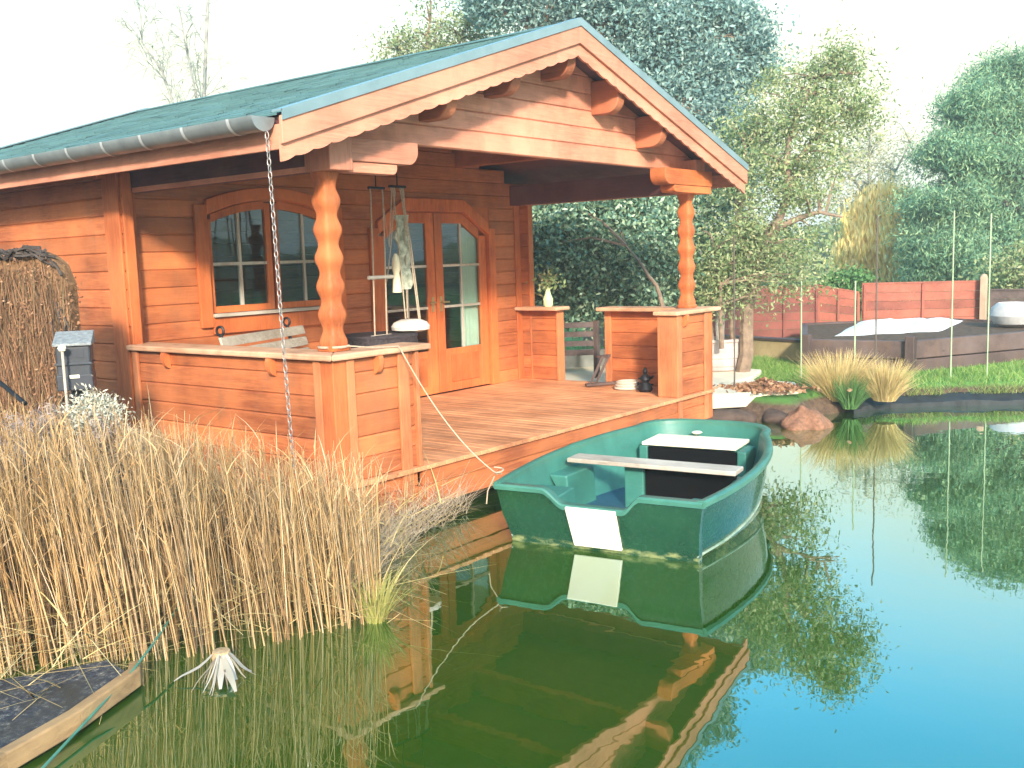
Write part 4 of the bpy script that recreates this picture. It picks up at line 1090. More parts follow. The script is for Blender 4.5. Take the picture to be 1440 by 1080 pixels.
# ------------------------------------------------------------------ far garden: fences, raised bed, planter
def fence_panel(a, b, z0, za, zb, n, mat, label, postmat=None, group='fence panels behind the garden', trims=()):
    a, b = Vector(a), Vector(b); d = (b-a); L = d.length; d.normalize(); nn = Vector((-d.y, d.x, 0))
    e = empty('garden_fence', (a.x, a.y, z0), label, 'fence', group)
    bo_ = MB()
    for i in range(n):
        f0, f1 = i/n, (i+1)/n
        lo0, hi0 = z0+(za-z0)*f0, z0+(za-z0)*f1-.006; lo1, hi1 = z0+(zb-z0)*f0, z0+(zb-z0)*f1-.006
        off = nn*(.008 if i % 2 else -.004)
        vs = []
        for t in (off-nn*.01, off+nn*.01):
            vs += [tuple(a+t+Vector((0, 0, lo0-a.z))), tuple(b+t+Vector((0, 0, lo1-b.z))), tuple(b+t+Vector((0, 0, hi1-b.z))), tuple(a+t+Vector((0, 0, hi0-a.z)))]
        bo_.add(vs, [(0, 1, 2, 3), (4, 7, 6, 5), (0, 4, 5, 1), (1, 5, 6, 2), (2, 6, 7, 3), (3, 7, 4, 0)])
    bo_.build('boards', mat, e)
    cp = MB(); cp.bar((a.x, a.y, za+.01), (b.x, b.y, zb+.01), .05, .03); cp.build('capping', postmat or mat, e)
    for t in np.linspace(.02, .98, 3):
        p = a.lerp(b, t); zt = za+(zb-za)*t; s = MB(); s.obox((p.x-nn.x*.03, p.y-nn.y*.03, (z0+zt)/2), d*.02, nn*.014, (0, 0, (zt-z0)/2-.01)); s.build('batten', postmat or mat, e)
DF = 17.2
fa_ = at(1212, 400, DF); fb_ = at(1384, 396, DF-.2)
fence_panel((fa_.x, fa_.y, 0), (fb_.x, fb_.y, 0), .2, fa_.z, fb_.z, 7, M['fence_x'], 'bright red brown board fence panel beside the pale post')
fc_ = at(1055, 405, DF+.2); fd_ = at(1150, 402, DF+.1); fe_ = at(1208, 412, DF)
fence_panel((fd_.x, fd_.y, 0), (fe_.x, fe_.y, 0), .2, fd_.z, fe_.z, 7, M['fence_x'], 'short red fence panel with sloping top left of the tall red panel')
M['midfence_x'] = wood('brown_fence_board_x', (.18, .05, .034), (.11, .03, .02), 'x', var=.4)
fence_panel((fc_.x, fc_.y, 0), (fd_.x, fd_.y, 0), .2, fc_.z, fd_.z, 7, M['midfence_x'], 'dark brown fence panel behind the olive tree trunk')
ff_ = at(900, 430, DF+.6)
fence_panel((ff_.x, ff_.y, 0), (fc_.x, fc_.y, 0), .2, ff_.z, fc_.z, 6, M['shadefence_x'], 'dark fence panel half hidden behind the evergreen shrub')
fg_ = at(1500, 404, DF-.4)
fence_panel((fb_.x+.1, fb_.y-.06, 0), (fg_.x, fg_.y, 0), .2, fb_.z-.15, fg_.z-.05, 6, M['dark_x'], 'low grey brown fence panel right of the pale post')
po = MB(); p = at(1384, 386, DF-.35); po.box(p.x-.05, p.x+.05, p.y-.05, p.y+.05, .1, p.z-.03); po.lathe((p.x, p.y, p.z-.03), [(.05, 0), (.04, .03), (.0, .045)], 12, True, False)
tag(po.build('fence_post', simple('pale_round_post', (.52, .36, .24), (.38, .24, .16), 6, .8, .2, 0, .3), bevel=.008), 'pale timber post standing up between the fence panels', 'post')

# raised bed of sleepers
rbx = empty('raised_bed', (8.93, -1.06, .2), 'dark timber raised bed built of two sleepers per side by the lawn', 'raised bed')
A0 = Vector((8.84, .30, 0)); A1 = Vector((8.93, -1.06, 0)); A2 = Vector((12.2, -2.8, 0)); A3 = Vector((13.4, -.2, 0)); A4 = Vector((11.7, 1.45, 0))
for a, b in ((A0, A1), (A1, A2), (A2, A3), (A3, A4), (A4, A0)):
    s = MB()
    for z in (.14, .39):
        s.bar((a.x, a.y, z+.12), (b.x, b.y, z+.12), .1, .236)
    s.build('sleeper', M['dark_x'], rbx, bevel=.012)
for a in (A0, A1):
    s = MB(); q = a+Vector((-.07, -.06, 0)); s.box(q.x-.06, q.x+.06, q.y-.06, q.y+.06, .1, .70); s.build('post', M['dark_z'], rbx, bevel=.01)
s = MB(); s.prism([(p.x*.97+10.4*.03, p.y*.97-.2*.03) for p in (A0, A1, A2, A3, A4)], 'z', .3, .60); s.build('soil', simple('dry_bed_soil', (.15, .10, .065), (.06, .042, .028), 12, .95, .1, 0, .9), rbx)
# pale cover on the bed
wc = MB(); NX, NY = 26, 16
ca_, cb_, cc_, cd_ = atz(1178, 471, .62), atz(1318, 464, .62), atz(1352, 449, .62), atz(1215, 450, .62)
for i in range(NX+1):
    for j in range(NY+1):
        u, v = i/NX, j/NY
        rr = 1+.10*math.sin(u*9)+.08*math.sin(v*7+u*4)
        p = (ca_*(1-u)+cb_*u)*(1-v)+(cd_*(1-u)+cc_*u)*v
        ed = min(u, 1-u, v, 1-v); z = .60+.07*min(1, ed*7)+.014*math.sin(u*23+v*9)*min(1, ed*5)
        wc.v.append((p.x+.05*math.sin(v*11), p.y+.06*math.sin(u*17+1), z))
for i in range(NX):
    for j in range(NY): a = i*(NY+1)+j; wc.f.append((a, a+NY+1, a+NY+2, a+1))
tag(wc.build('bed_cover', simple('white_fleece', (.84, .84, .78), (.76, .76, .70), 4, .8, .2, 0, .2), smooth=True), 'white sheet lying over the raised timber bed', 'cover')
# grey pot on far right
p = at(1428, 445, 15.0); p.z = .60; m_ = MB()
m_.lathe((p.x, p.y, .60), [(.16, 0), (.30, .06), (.36, .18), (.33, .30), (.26, .36), (.24, .37), (.22, .34), (.0, .32)], 28, True, False)
tag(m_.build('stone_pot', simple('pale_grey_stone', (.50, .50, .47), (.34, .34, .33), 5, .8, .2, 0, .3), smooth=True), 'round pale grey pot at the right end of the raised bed', 'pot')

# low sandstone retaining wall and dark coping
lw_ = empty('low_wall', (9.8, 1.1, .2), 'low sandy block wall with dark coping left of the raised bed', 'wall')
s = MB(); a, b = Vector((10.15, 2.2, 0)), Vector((9.65, .45, 0)); s.bar((a.x, a.y, .34), (b.x, b.y, .34), .14, .32); s.build('blocks', simple('sandy_block', (.55, .42, .22), (.38, .28, .14), 5, .9, .1, 0, .4), lw_, bevel=.01)
s = MB(); s.bar((a.x, a.y, .52), (b.x, b.y, .52), .18, .04); s.build('coping', M['dark_y'], lw_, bevel=.005)

# white half-barrel planter
pl = empty('planter_pot', (7.76, 1.06, .28), 'white ribbed barrel planter at the foot of the olive tree', 'planter')
PZ = .285
m_ = MB(); m_.lathe((7.76, 1.06, PZ), [(q_[0]*1.42, q_[1]*1.06) for q_ in [(.19, .002), (.205, .02), (.205, .06), (.212, .07), (.215, .16), (.222, .17), (.222, .22), (.218, .23), (.222, .36), (.235, .37), (.235, .40), (.21, .405), (.205, .35)]], 32, True, True)
m_.build('pot', simple('chalky_white_pot', (.56, .50, .44), (.34, .27, .24), 5, .8, .2, 0, .3), pl, smooth=True)
m_ = MB(); m_.lathe((7.76, 1.06, PZ+.355), [(.20, 0), (.0, .03)], 24, False, False); m_.build('soil', M['brownleaf'], pl)
for (dx, dy, t, r) in ((-.05, .06, (-.15, .1), .028), (.06, .03, (.02, .12), .03), (.0, -.06, (-.05, -.1), .022)):
    m_ = MB(); m_.tube([(7.76+dx, 1.06+dy, PZ+.33), (7.76+dx+t[0]*.3, 1.06+dy+t[1]*.3, PZ+.9), (7.76+dx+t[0], 1.06+dy+t[1], PZ+1.6)], r, 7, r*.6); m_.build('stem', M['birch'], pl, smooth=True)

# dark slatted seat and low grey wall under the evergreens
sb_ = empty('slatted_bench', tuple(atz(812, 470, .25)), 'dark slatted garden bench in the shade under the evergreen shrub', 'bench')
q0 = at(785, 452, 13.0); q1 = at(838, 452, 13.0); d = (q1-q0); d.z = 0; d.normalize(); n_ = Vector((-d.y, d.x, 0))
for z in (.62, .74, .86, .98):
    s = MB(); s.bar((q0.x, q0.y, z), (q1.x, q1.y, z), .02, .07); s.build('slat', M['dark_x'], sb_)
for qq in (q0, q1):
    s = MB(); s.box(qq.x-.03, qq.x+.03, qq.y-.03, qq.y+.03, .2, 1.03); s.build('leg', M['dark_z'], sb_)
s = MB(); s.bar((q0.x-n_.x*-.2, q0.y-n_.y*-.2, .6), (q1.x+n_.x*.2, q1.y+n_.y*.2, .6), .35, .03); s.build('seat', M['dark_x'], sb_)
s = MB(); a, b = at(770, 480, 14.3), at(860, 480, 14.5); s.bar((a.x, a.y, .36), (b.x, b.y, .36), .15, .34)
tag(s.build('stone_edging', simple('grey_edging_stone', (.24, .25, .22), (.15, .16, .14), 4, .9, .2, 0, .4), bevel=.01), 'low grey stone edging beyond the porch opening', 'edging')

# thin poles in the pond edge
M['poledark'] = simple('dark_cane', (.12, .10, .08), None, 5, .7, .2); M['polegreen'] = simple('pale_green_cane', (.36, .44, .28), (.28, .35, .2), 5, .7, .2)
for px, ytop, ybase, dd, mt, lab in ((1237, 303, 569, 11.7, 'poledark', 'tall dark thin cane at the pond edge below the yellow willow'), (1206, 395, 566, 11.6, 'polegreen', 'shorter pale cane left of the tall dark cane'),
                                     (1345, 296, 560, 12.0, 'polegreen', 'pale green cane in front of the pine, left of two'), (1397, 300, 560, 12.0, 'polegreen', 'pale green cane beside the pale fence post'),
                                     (1033, 330, 575, 11.4, 'poledark', 'thin dark cane in front of the white planter'), (1128, 395, 530, 12.5, 'polegreen', 'thin pale cane left of the dry grass clump')):
    a, b = at(px, ybase, dd), at(px-(3 if px > 1200 else 1), ytop, dd); m_ = MB(); m_.tube([(b.x, b.y, -.1 if mt != 'x' else 0), (b.x, b.y, 1.0), tuple(b)], .009, 6)
    tag(m_.build('garden_cane', M[mt], smooth=True), lab, 'cane', 'thin canes standing round the pond edge')

# boulder and stones
def rock(name, c, r, mat, label, seed, cat='rock'):
    rg = np.random.default_rng(seed); bm = bmesh.new(); bmesh.ops.create_icosphere(bm, subdivisions=4, radius=1)
    ds = unit(26)*np.repeat([1.0, 2.6], 13)[:, None]; am = np.r_[rg.uniform(.08, .22, 13), rg.uniform(.02, .07, 13)]; cone = 0.0 if cat != 'boulder' else .35
    for v in bm.verts:
        p = np.array(v.co); k = 1+sum(a*math.sin(3.1*(p@d_)+i) for i, (d_, a) in enumerate(zip(ds, am)))*.5
        tp = 1-cone*max(0, p[2]); v.co = Vector((p[0]*r[0]*k*tp, p[1]*r[1]*k*tp, p[2]*r[2]*k))
    for f in bm.faces: f.smooth = True
    me = bpy.data.meshes.new(name); bm.to_mesh(me); bm.free(); me.materials.append(mat)
    o = link(bpy.data.objects.new(name, me)); o.location = c; return tag(o, label, cat)
M['rock'] = simple('pinkish_granite', (.30, .15, .085), (.13, .065, .038), 30, .85, .2, 0, .9)
M['rockdark'] = simple('dark_bank_stone', (.11, .075, .055), (.045, .03, .023), 8, .9, .2, 0, .9)
rock('boulder', (5.6, -.98, .02), (.25, .24, .18), M['rock'], 'pinkish brown boulder at the water edge beside the boat bow', 3, 'boulder')
rock('bank_stone', (5.85, -.50, -.03), (.34, .34, .17), M['rockdark'], 'dark flat stone in the bank left of the boulder', 9)
rock('bank_stone', (5.62, -.02, -.02), (.36, .28, .17), M['rockdark'], 'dark flat stone beneath the paving by the porch corner', 12)
# dead leaf heap
n = 900; cx, cy = 6.28, -.26
C = np.c_[cx+RNG.normal(0, .17, n), cy+RNG.normal(0, .20, n), np.zeros(n)]
C[:, 2] = .295+.10*np.exp(-((C[:, 0]-cx)**2+(C[:, 1]-cy)**2)/.04)*RNG.uniform(.3, 1, n)
V, Q = leaf_quads(C, .07, .045, .5); tag(fn_mesh('leaf_heap', V, Q, M['brownleaf']), 'heap of brown dead leaves on the cream paving', 'leaves')

# ------------------------------------------------------------------ grasses and reeds
def blades(base, height, lean, width, segs=4, curl=.5, top=.15, sd=1.0):
    """base (N,3); per-blade height, lean vector (N,2); ribbon blades that bend over"""
    n = len(base); ang = RNG.uniform(0, 2*PI, n); side = np.c_[np.cos(ang), np.sin(ang), np.zeros(n)]
    V = np.zeros((n, segs+1, 2, 3))
    for i in range(segs+1):
        t = i/segs; w_ = width*(1-(1-top)*t**1.5)
        c = base.copy(); c[:, :2] += lean*(t+curl*t*t)[..., None] if np.ndim(t) else lean*(t+curl*t*t)
        c[:, 2] += height*(t-.28*curl*t*t*np.minimum(1.5, np.linalg.norm(lean, axis=1)/np.maximum(height, .01)))
        V[:, i, 0] = c-side*w_[:, None]/2; V[:, i, 1] = c+side*w_[:, None]/2
    b = np.arange(n)[:, None]*(segs+1)*2; q = []
    for i in range(segs):
        q.append(np.stack([b[:, 0]+2*i, b[:, 0]+2*i+1, b[:, 0]+2*i+3, b[:, 0]+2*i+2], -1))
    return V.reshape(-1, 3), np.concatenate(q)
def join(parts):
    Vs, Qs, o = [], [], 0
    for v, q in parts: Vs.append(v); Qs.append(q+o); o += len(v)
    return np.concatenate(Vs), np.concatenate(Qs)
def inpoly(P, poly):
    ins = np.zeros(len(P), bool); n = len(poly)
    for i in range(n):
        a, b = poly[i], poly[(i+1) % n]
        c = ((a[1] <= P[:, 1]) & (b[1] > P[:, 1])) | ((b[1] <= P[:, 1]) & (a[1] > P[:, 1]))
        with np.errstate(divide='ignore', invalid='ignore'): xi = a[0]+(P[:, 1]-a[1])/(b[1]-a[1])*(b[0]-a[0])
        ins ^= c & (P[:, 0] < xi)
    return ins
def scatter(poly, n):
    poly = np.array(poly); lo_, hi2 = poly.min(0), poly.max(0); out = np.zeros((0, 2))
    while len(out) < n:
        p = RNG.uniform(lo_, hi2, (n*2, 2)); out = np.r_[out, p[inpoly(p, poly)]]
    return out[:n]
def stalks(base, height, lean, r, segs=5, curl=.4):
    n = len(base); V = np.zeros((n, segs+1, 3, 3)); a0 = RNG.uniform(0, 6.3, n)
    for i in range(segs+1):
        t = i/segs; c = base.copy(); c[:, :2] += lean*(t+curl*t*t); c[:, 2] += height*t
        for j in range(3):
            an = a0+j*2*PI/3; rr = r*(1-.65*t); V[:, i, j] = c+np.c_[np.cos(an)*rr, np.sin(an)*rr, np.zeros(n)]
    b = np.arange(n)*(segs+1)*3; q = []
    for i in range(segs):
        for j in range(3):
            q.append(np.stack([b+3*i+j, b+3*i+(j+1) % 3, b+3*i+3+(j+1) % 3, b+3*i+3+j], -1))
    return V.reshape(-1, 3), np.concatenate(q)
RP = [(-6.5, -.1), (-4.2, -.35), (-3.0, -.42), (-2.45, -.40), (-2.1, -.72), (-1.80, -1.02), (-1.45, -1.18), (-1.15, -1.32), (-.95, -1.35), (-.75, -1.12), (-.35, -.75), (.1, -.45), (.62, -.27), (.2, -.26), (-.26, -.26), (-.28, .5), (-.5, 1.0), (-2.5, 1.1), (-6.5, 1.0)]
def reed_h(P):
    """stand height: tall on the left, thinning out toward the boat"""
    t = np.clip((P[:, 0]+1.75)/1.9, 0, 1); h = 1.16*(1-t)+.50*t
    return h*RNG.uniform(.62, 1.1, len(P))
B = scatter(RP, 7200)
# thin out toward the right end
keep = RNG.uniform(size=len(B)) < np.where(B[:, 0] > -.75, .42, 1); B = B[keep]
cl_ = vnoise(B[:, 0], B[:, 1], 6, 21); B = B[(cl_ > -.32) | (RNG.uniform(size=len(B)) < .3)]
h = reed_h(B); lean = RNG.normal(0, .05, (len(B), 2))+np.array([-.05, .03]); lean *= h[:, None]
base = np.c_[B, np.full(len(B), -.08)]
parts = [stalks(base, h, lean, RNG.uniform(.0035, .0062, len(B)))]
# dry sheath leaves up the stalks
for lo2, hi3 in ((.3, .6), (.5, .8), (.65, .95), (.8, 1.0)):
    k = RNG.uniform(size=len(B)) < (.35 if hi3 < .9 else .7); t = RNG.uniform(lo2, hi3, k.sum()); hb = h[k]
    bs_ = base[k].copy(); bs_[:, :2] += lean[k]*(t+.4*t*t)[:, None]; bs_[:, 2] += hb*t
    ln = RNG.normal(0, .10, (k.sum(), 2)); parts.append(blades(bs_, RNG.uniform(.08, .2, k.sum()), ln*.6, RNG.uniform(.003, .007, k.sum()), 3, .9))
tag_r = fn_mesh('reed_bed', *join(parts), M['straw']); tag(tag_r, 'dense stand of dry golden reeds in front of the cabin', 'reeds', kind='stuff')
# bent and broken stems lying across the reeds and hanging over the water
n = 340; P = scatter([(-3.2, -.9), (-2.5, -1.05), (-2.1, -.8), (-1.5, -1.25), (-.9, -1.42), (-.3, -.85), (.75, -.33), (.4, -.3), (-.8, -.7), (-2, -.3), (-3, -.1)], n)
an = RNG.uniform(0, 2*PI, n); ln = np.c_[np.cos(an), np.sin(an)]*RNG.uniform(.15, .5, n)[:, None]
bs_ = np.c_[P, RNG.uniform(.02, .30, n)]
tag(fn_mesh('fallen_reeds', *join([stalks(bs_, RNG.uniform(-.08, .16, n), ln, np.full(n, .004), 4, .3), blades(bs_[:160], RNG.uniform(.1, .4, 160), ln[:160]*.7, np.full(160, .008), 5, 1.2)]), M['straw2']),
    'bent and fallen pale reed stems tangled at the water edge', 'reeds', kind='stuff')
# tangle of grey twigs under the deck edge
n = 1100; P = scatter([(-1.0, -1.2), (-.4, -.8), (.3, -.45), (1.0, -.3), (1.0, -.22), (.2, -.25), (-.6, -.45)], n)
an = RNG.uniform(0, 2*PI, n); ln = np.c_[np.cos(an), np.sin(an)]*RNG.uniform(.06, .22, n)[:, None]
tag(fn_mesh('dry_stems', *stalks(np.c_[P, RNG.uniform(-.02, .14, n)], RNG.uniform(.02, .28, n), ln, np.full(n, .0026), 4, .9), M['palestem']), 'pale tangled dry stems below the front deck edge', 'stems', kind='stuff')

def grass_clump(name, c, r, hh, n, mat, label, cat='grass clump', group=None, spread=.36, w_=.008):
    a = RNG.uniform(0, 2*PI, n); q = np.sqrt(RNG.uniform(0, 1, n))*r*.45
    bs = np.c_[c[0]+np.cos(a)*q, c[1]+np.sin(a)*q, np.full(n, c[2])]
    k = RNG.uniform(.1, 1, n)*r*spread*2
    ln = np.c_[np.cos(a), np.sin(a)]*k[:, None]+RNG.normal(0, .03, (n, 2))
    V, Q = blades(bs, hh*RNG.uniform(.5, 1.1, n), ln, np.full(n, w_)*RNG.uniform(.6, 1.4, n), 5, .8)
    return tag(fn_mesh(name, V, Q, mat), label, cat, group)
grass_clump('grass_clump', (6.80, -.92, .12), .34, .56, 1500, M['straw2'], 'larger dry yellow grass clump left of the green tuft on the far bank', group='dry grasses on the far bank')
grass_clump('grass_clump', (6.92, -1.42, .13), .26, .46, 1200, M['straw2'], 'smaller dry yellow grass clump right of the green tuft on the far bank', group='dry grasses on the far bank')
grass_clump('grass_tuft', (6.62, -1.13, .06), .17, .40, 520, M['leaf_green'], 'fresh green grass tuft between two dry yellow clumps', 'grass tuft')
grass_clump('grass_tuft', (-1.0, -1.33, .0), .13, .26, 170, leafmat('yellow_green_grass', [(.35, .33, .09), (.45, .40, .12), (.25, .28, .07)]), 'yellow green grass tuft at the right end of the reeds', 'grass tuft', w_=.007)
SP = atz(313, 945, 0)
# cut reed sheaf with broad pale blades dipping in the water
sh = empty('reed_sheaf', (SP.x, SP.y, .0), 'cut reed stump with broad white dead blades drooping into the water', 'reed stump')
m_ = MB(); m_.lathe((SP.x, SP.y, -.02), [(.03, 0), (.04, .06), (.046, .10), (.04, .125), (.0, .13)], 14, True, False); m_.build('stump', simple('pale_cut_stems', (.5, .36, .2), (.3, .19, .1), 60, .9, .1, 0, .6), sh)
n = 17; a = RNG.normal(-2.35, .55, n)
bs = np.c_[SP.x+.03*np.cos(a), SP.y+.03*np.sin(a), np.full(n, .10)]
parts = []
V = []; Q = []
for i in range(n):
    L = RNG.uniform(.18, .46); w_ = RNG.choice([.008, .014, .024, .034])*RNG.uniform(.8, 1.2); dr = np.array((math.cos(a[i]), math.sin(a[i]), 0)); sd = np.array((-dr[1], dr[0], 0)); b0 = len(V)
    for j in range(6):
        t = j/5; c = bs[i]+dr*L*.55*t+np.array((0, 0, -.092*t**.9+.008*math.sin(t*6+i))); ww = w_*(1-.75*abs(t-.45)**1.4*2)*.5
        V += [c-sd*ww, c+sd*ww]
    Q += [(b0+2*j, b0+2*j+1, b0+2*j+3, b0+2*j+2) for j in range(5)]
fn_mesh('dead_blades', np.array(V), np.array(Q), leafmat('bleached_blades', [(.20, .16, .10), (.34, .30, .22), (.46, .43, .36), (.12, .09, .06)], .1, .8), sh)

# mixed grass hanging over the liner of the far bank
bp_ = []
for a, b in zip(ep[:-1], ep[1:]):
    L_e = (b-a).length; k = int(L_e*420); t = RNG.uniform(0, 1, k); dd = (b-a).normalized()
    bp_.append(np.c_[a.x+(b.x-a.x)*t-dd.y*RNG.uniform(.10, .36, k), a.y+(b.y-a.y)*t+dd.x*RNG.uniform(.10, .36, k), np.full(k, .11)])
bp_ = np.concatenate(bp_); bp_ = bp_[(vnoise(bp_[:, 0], bp_[:, 1], 7, 5) > -.25)]; n = len(bp_)
V, Q = blades(bp_, RNG.uniform(.04, .16, n), np.array([-.035, -.03])+RNG.normal(0, .04, (n, 2)), np.full(n, .006), 3, 1.0)
tag(fn_mesh('bank_grass', V, Q, leafmat('bank_grass_blades', [(.20, .34, .07), (.3, .4, .1), (.45, .42, .16), (.14, .26, .05)])), 'rough grass hanging over the dark pond edge', 'grass', kind='stuff')
# lawn blades on the far bank
LP = [(8.35, -2.5), (7.5, -1.4), (7.1, -1.05), (7.6, -.6), (8.9, -1.25), (12.2, -3.0), (13.5, -8), (10.8, -6.8), (9.4, -4.2)]
P1 = scatter(LP, 26000); P2 = scatter([(8.3, 1.0), (8.0, .5), (7.1, .2), (7.2, -.5), (8.4, -1.2), (8.75, .3), (9.6, .9), (9.9, 1.9)], 9000); P3 = scatter([(7.3, 3.2), (8.4, 1.6), (10, 2.4), (10.5, 5), (9.2, 6.5)], 5000)
P = np.r_[P1, P2, P3]; zz = hgt(P[:, 0], P[:, 1]); n = len(P)
V, Q = blades(np.c_[P, zz-.005], RNG.uniform(.03, .085, n), RNG.normal(0, .025, (n, 2)), np.full(n, .008), 2, .6)
tag(fn_mesh('grass', V, Q, leafmat('lawn_blades', [(.12, .26, .045), (.18, .34, .06), (.26, .40, .085), (.38, .43, .15)], .3)), 'bright green lawn on the far bank', 'grass', kind='stuff')

# ------------------------------------------------------------------ left bank: screen, box, shrubs, landing board
scr = empty('heather_screen', (-1.35, 1.2, .2), 'brown dried heather screen with rounded top beside the left wall', 'screen')
DS = 6.55
s0, s1 = at(102, 480, DS), at(-140, 480, DS+.35); d = (s1-s0); d.z = 0; Ls = d.length; d.normalize(); n_ = Vector((-d.y, d.x, 0)); n_ = n_ if n_.dot(FW) < 0 else -n_
zt_ = 2.02; rcn = .30
def stop(u): return zt_-.02 if u > rcn else zt_-rcn*.75*(1-math.sqrt(max(0, 1-(1-u/rcn)**2)))
bd = MB(); us = np.linspace(0, Ls, 30)
vsx = []
for u in us:
    for off in (.0, -.09):
        p = s0+d*u+n_*off; vsx.append((p, stop(u)))
for (p, z) in vsx: bd.v += [(p.x, p.y, .1), (p.x, p.y, z)]
for i in range(len(us)-1):
    b = 4*i
    bd.f += [(b, b+4, b+5, b+1), (b+2, b+3, b+7, b+6), (b+1, b+5, b+7, b+3)]
bd.f += [(0, 1, 3, 2)]
bd.build('panel', simple('brown_brushwood', (.26, .15, .075), (.11, .06, .03), 25, .95, .1, 0, 1.0), scr)
n = 6500; u = RNG.uniform(0, Ls, n); tz = RNG.uniform(0, 1, n)
st_ = np.array([stop(x) for x in u]); base = np.array(s0)[None]+np.outer(u, np.array(d))+np.outer(RNG.uniform(.0, .03, n), np.array(n_)); base[:, 2] = .15+(st_-.42)*tz
ln = np.outer(RNG.normal(0, .03, n), np.array(d)[:2])+np.outer(RNG.uniform(0, .02, n), np.array(n_)[:2])
fn_mesh('stems', *blades(base, RNG.uniform(.12, .32, n), ln, RNG.uniform(.004, .010, n), 2, .5), M['screen'], scr)
nl = 13000; u = RNG.uniform(-.035, Ls, nl); st_ = np.array([stop(x) for x in u]); C = np.array(s0)[None]+np.outer(u, np.array(d))+np.outer(RNG.uniform(-.1, .05, nl), np.array(n_)); C[:, 2] = .2+(st_-.2)*RNG.uniform(0, 1, nl)**.8
V, Q = leaf_quads(C, .026, .012); fn_mesh('dead_leaves', V, Q, M['brownleaf'], scr)
m_ = MB()
for k_ in range(110):
    u0 = random.uniform(0, Ls) if k_ > 40 else random.uniform(-.02, .10)
    pts = []; zz = (stop(max(0, u0))-random.uniform(-.03, .06)) if k_ > 40 else random.uniform(.6, 1.35)
    for j in range(5):
        p = s0+d*(u0+(.07*j if k_ > 40 else random.uniform(-.03, .03)))+n_*random.uniform(-.04, .06)
        pts.append((p.x, p.y, (stop(max(0, u0+.07*j))+random.uniform(-.04, .035)) if k_ > 40 else zz+.1*j))
    m_.tube(pts, random.uniform(.005, .010), 5)
m_.build('edge_twigs', M['barkdark'], scr)
# grey box on a stand
GB = Vector(at(106, 508, 6.25)); bx = empty('garden_box', (GB.x, GB.y, .3), 'small grey box with sloping lid and dark slot beside the heather screen', 'box')
fx = Vector((FW.x, FW.y, 0)).normalized()*-1; ry_ = math.atan2(fx.x, -fx.y)+.30
rx = Vector((math.cos(ry_), math.sin(ry_), 0)); fy = Vector((math.sin(ry_), -math.cos(ry_), 0))          # right, and front direction
M['boxgrey'] = simple('grey_moulded_plastic', (.035, .042, .05), (.02, .025, .03), 8, .5, .4, 0, .1); M['boxdark'] = simple('dark_plastic', (.03, .036, .045), None, 8, .5, .4)
M['boxlid'] = simple('speckled_grey_lid', (.30, .32, .30), (.15, .165, .165), 40, .7, .3, 0, .5)
hw, dp = .10, .10
def BX(a, b, z): return GB+rx*a+fy*b+Vector((0, 0, z))
def hexa(mb, fz0, bz0, fz1, bz1, w2=hw, d0=-dp, d1=dp):
    vs = [BX(a, b, (fz0 if b == d1 else bz0)) for b in (d0, d1) for a in (-w2, w2)]+[BX(a, b, (fz1 if b == d1 else bz1)) for b in (d0, d1) for a in (-w2, w2)]
    mb.add(vs, [(0, 1, 3, 2), (4, 6, 7, 5), (0, 4, 5, 1), (2, 3, 7, 6), (0, 2, 6, 4), (1, 5, 7, 3)])
m_ = MB(); hexa(m_, -.17, -.17, .10, .10); m_.build('body', M['boxgrey'], bx, bevel=.012)
m_ = MB(); hexa(m_, .102, .102, .12, .185, hw+.012, -dp-.01, dp+.02); m_.build('lid', M['boxlid'], bx, bevel=.006)
m_ = MB(); hexa(m_, .03, .03, .075, .075, hw*.62, dp, dp+.004); m_.build('slot', M['boxdark'], bx)
m_ = MB(); hexa(m_, -.172, -.172, -.075, -.075, hw+.004, -dp, dp+.006); m_.build('base_band', M['boxdark'], bx, bevel=.006)
m_ = MB(); hexa(m_, -.015, -.015, .0, .0, hw+.006, -dp, dp+.012); m_.build('ledge', M['boxgrey'], bx, bevel=.003)
m_ = MB(); hexa(m_, -.095, -.095, -.075, -.075, .028, dp+.006, dp+.010); m_.build('badge', M['whiteboard'], bx)
m_ = MB(); p = BX(0, -.02, 0); m_.box(p.x-.03, p.x+.03, p.y-.03, p.y+.03, .0, GB.z-.173); m_.build('stand', M['boxdark'], bx)
kp = at(88, 500, 6.05); m_ = MB(); m_.tube([(kp.x, kp.y, .1), (kp.x, kp.y, at(90, 492, 6.05).z)], .008, 7); ks = m_
ke = empty('knobbed_stake', (kp.x, kp.y, .1), 'thin pale stake with a white knob in front of the grey box', 'stake'); ks.build('stake', M['grey_z'], ke)
m_ = MB(); kz = at(90, 490, 6.05).z; m_.lathe((kp.x, kp.y, kz-.022), [(.004, 0), (.019, .008), (.025, .024), (.019, .040), (.004, .047)], 14); m_.build('knob', M['whiteboard'], ke, smooth=True)
m_ = MB(); a, b = at(-12, 528, 5.9), at(36, 568, 5.75); m_.tube([tuple(a), tuple(b)], .013, 8); tag(m_.build('dark_pole', M['black'], smooth=True), 'dark slanting pole in front of the heather screen', 'pole')
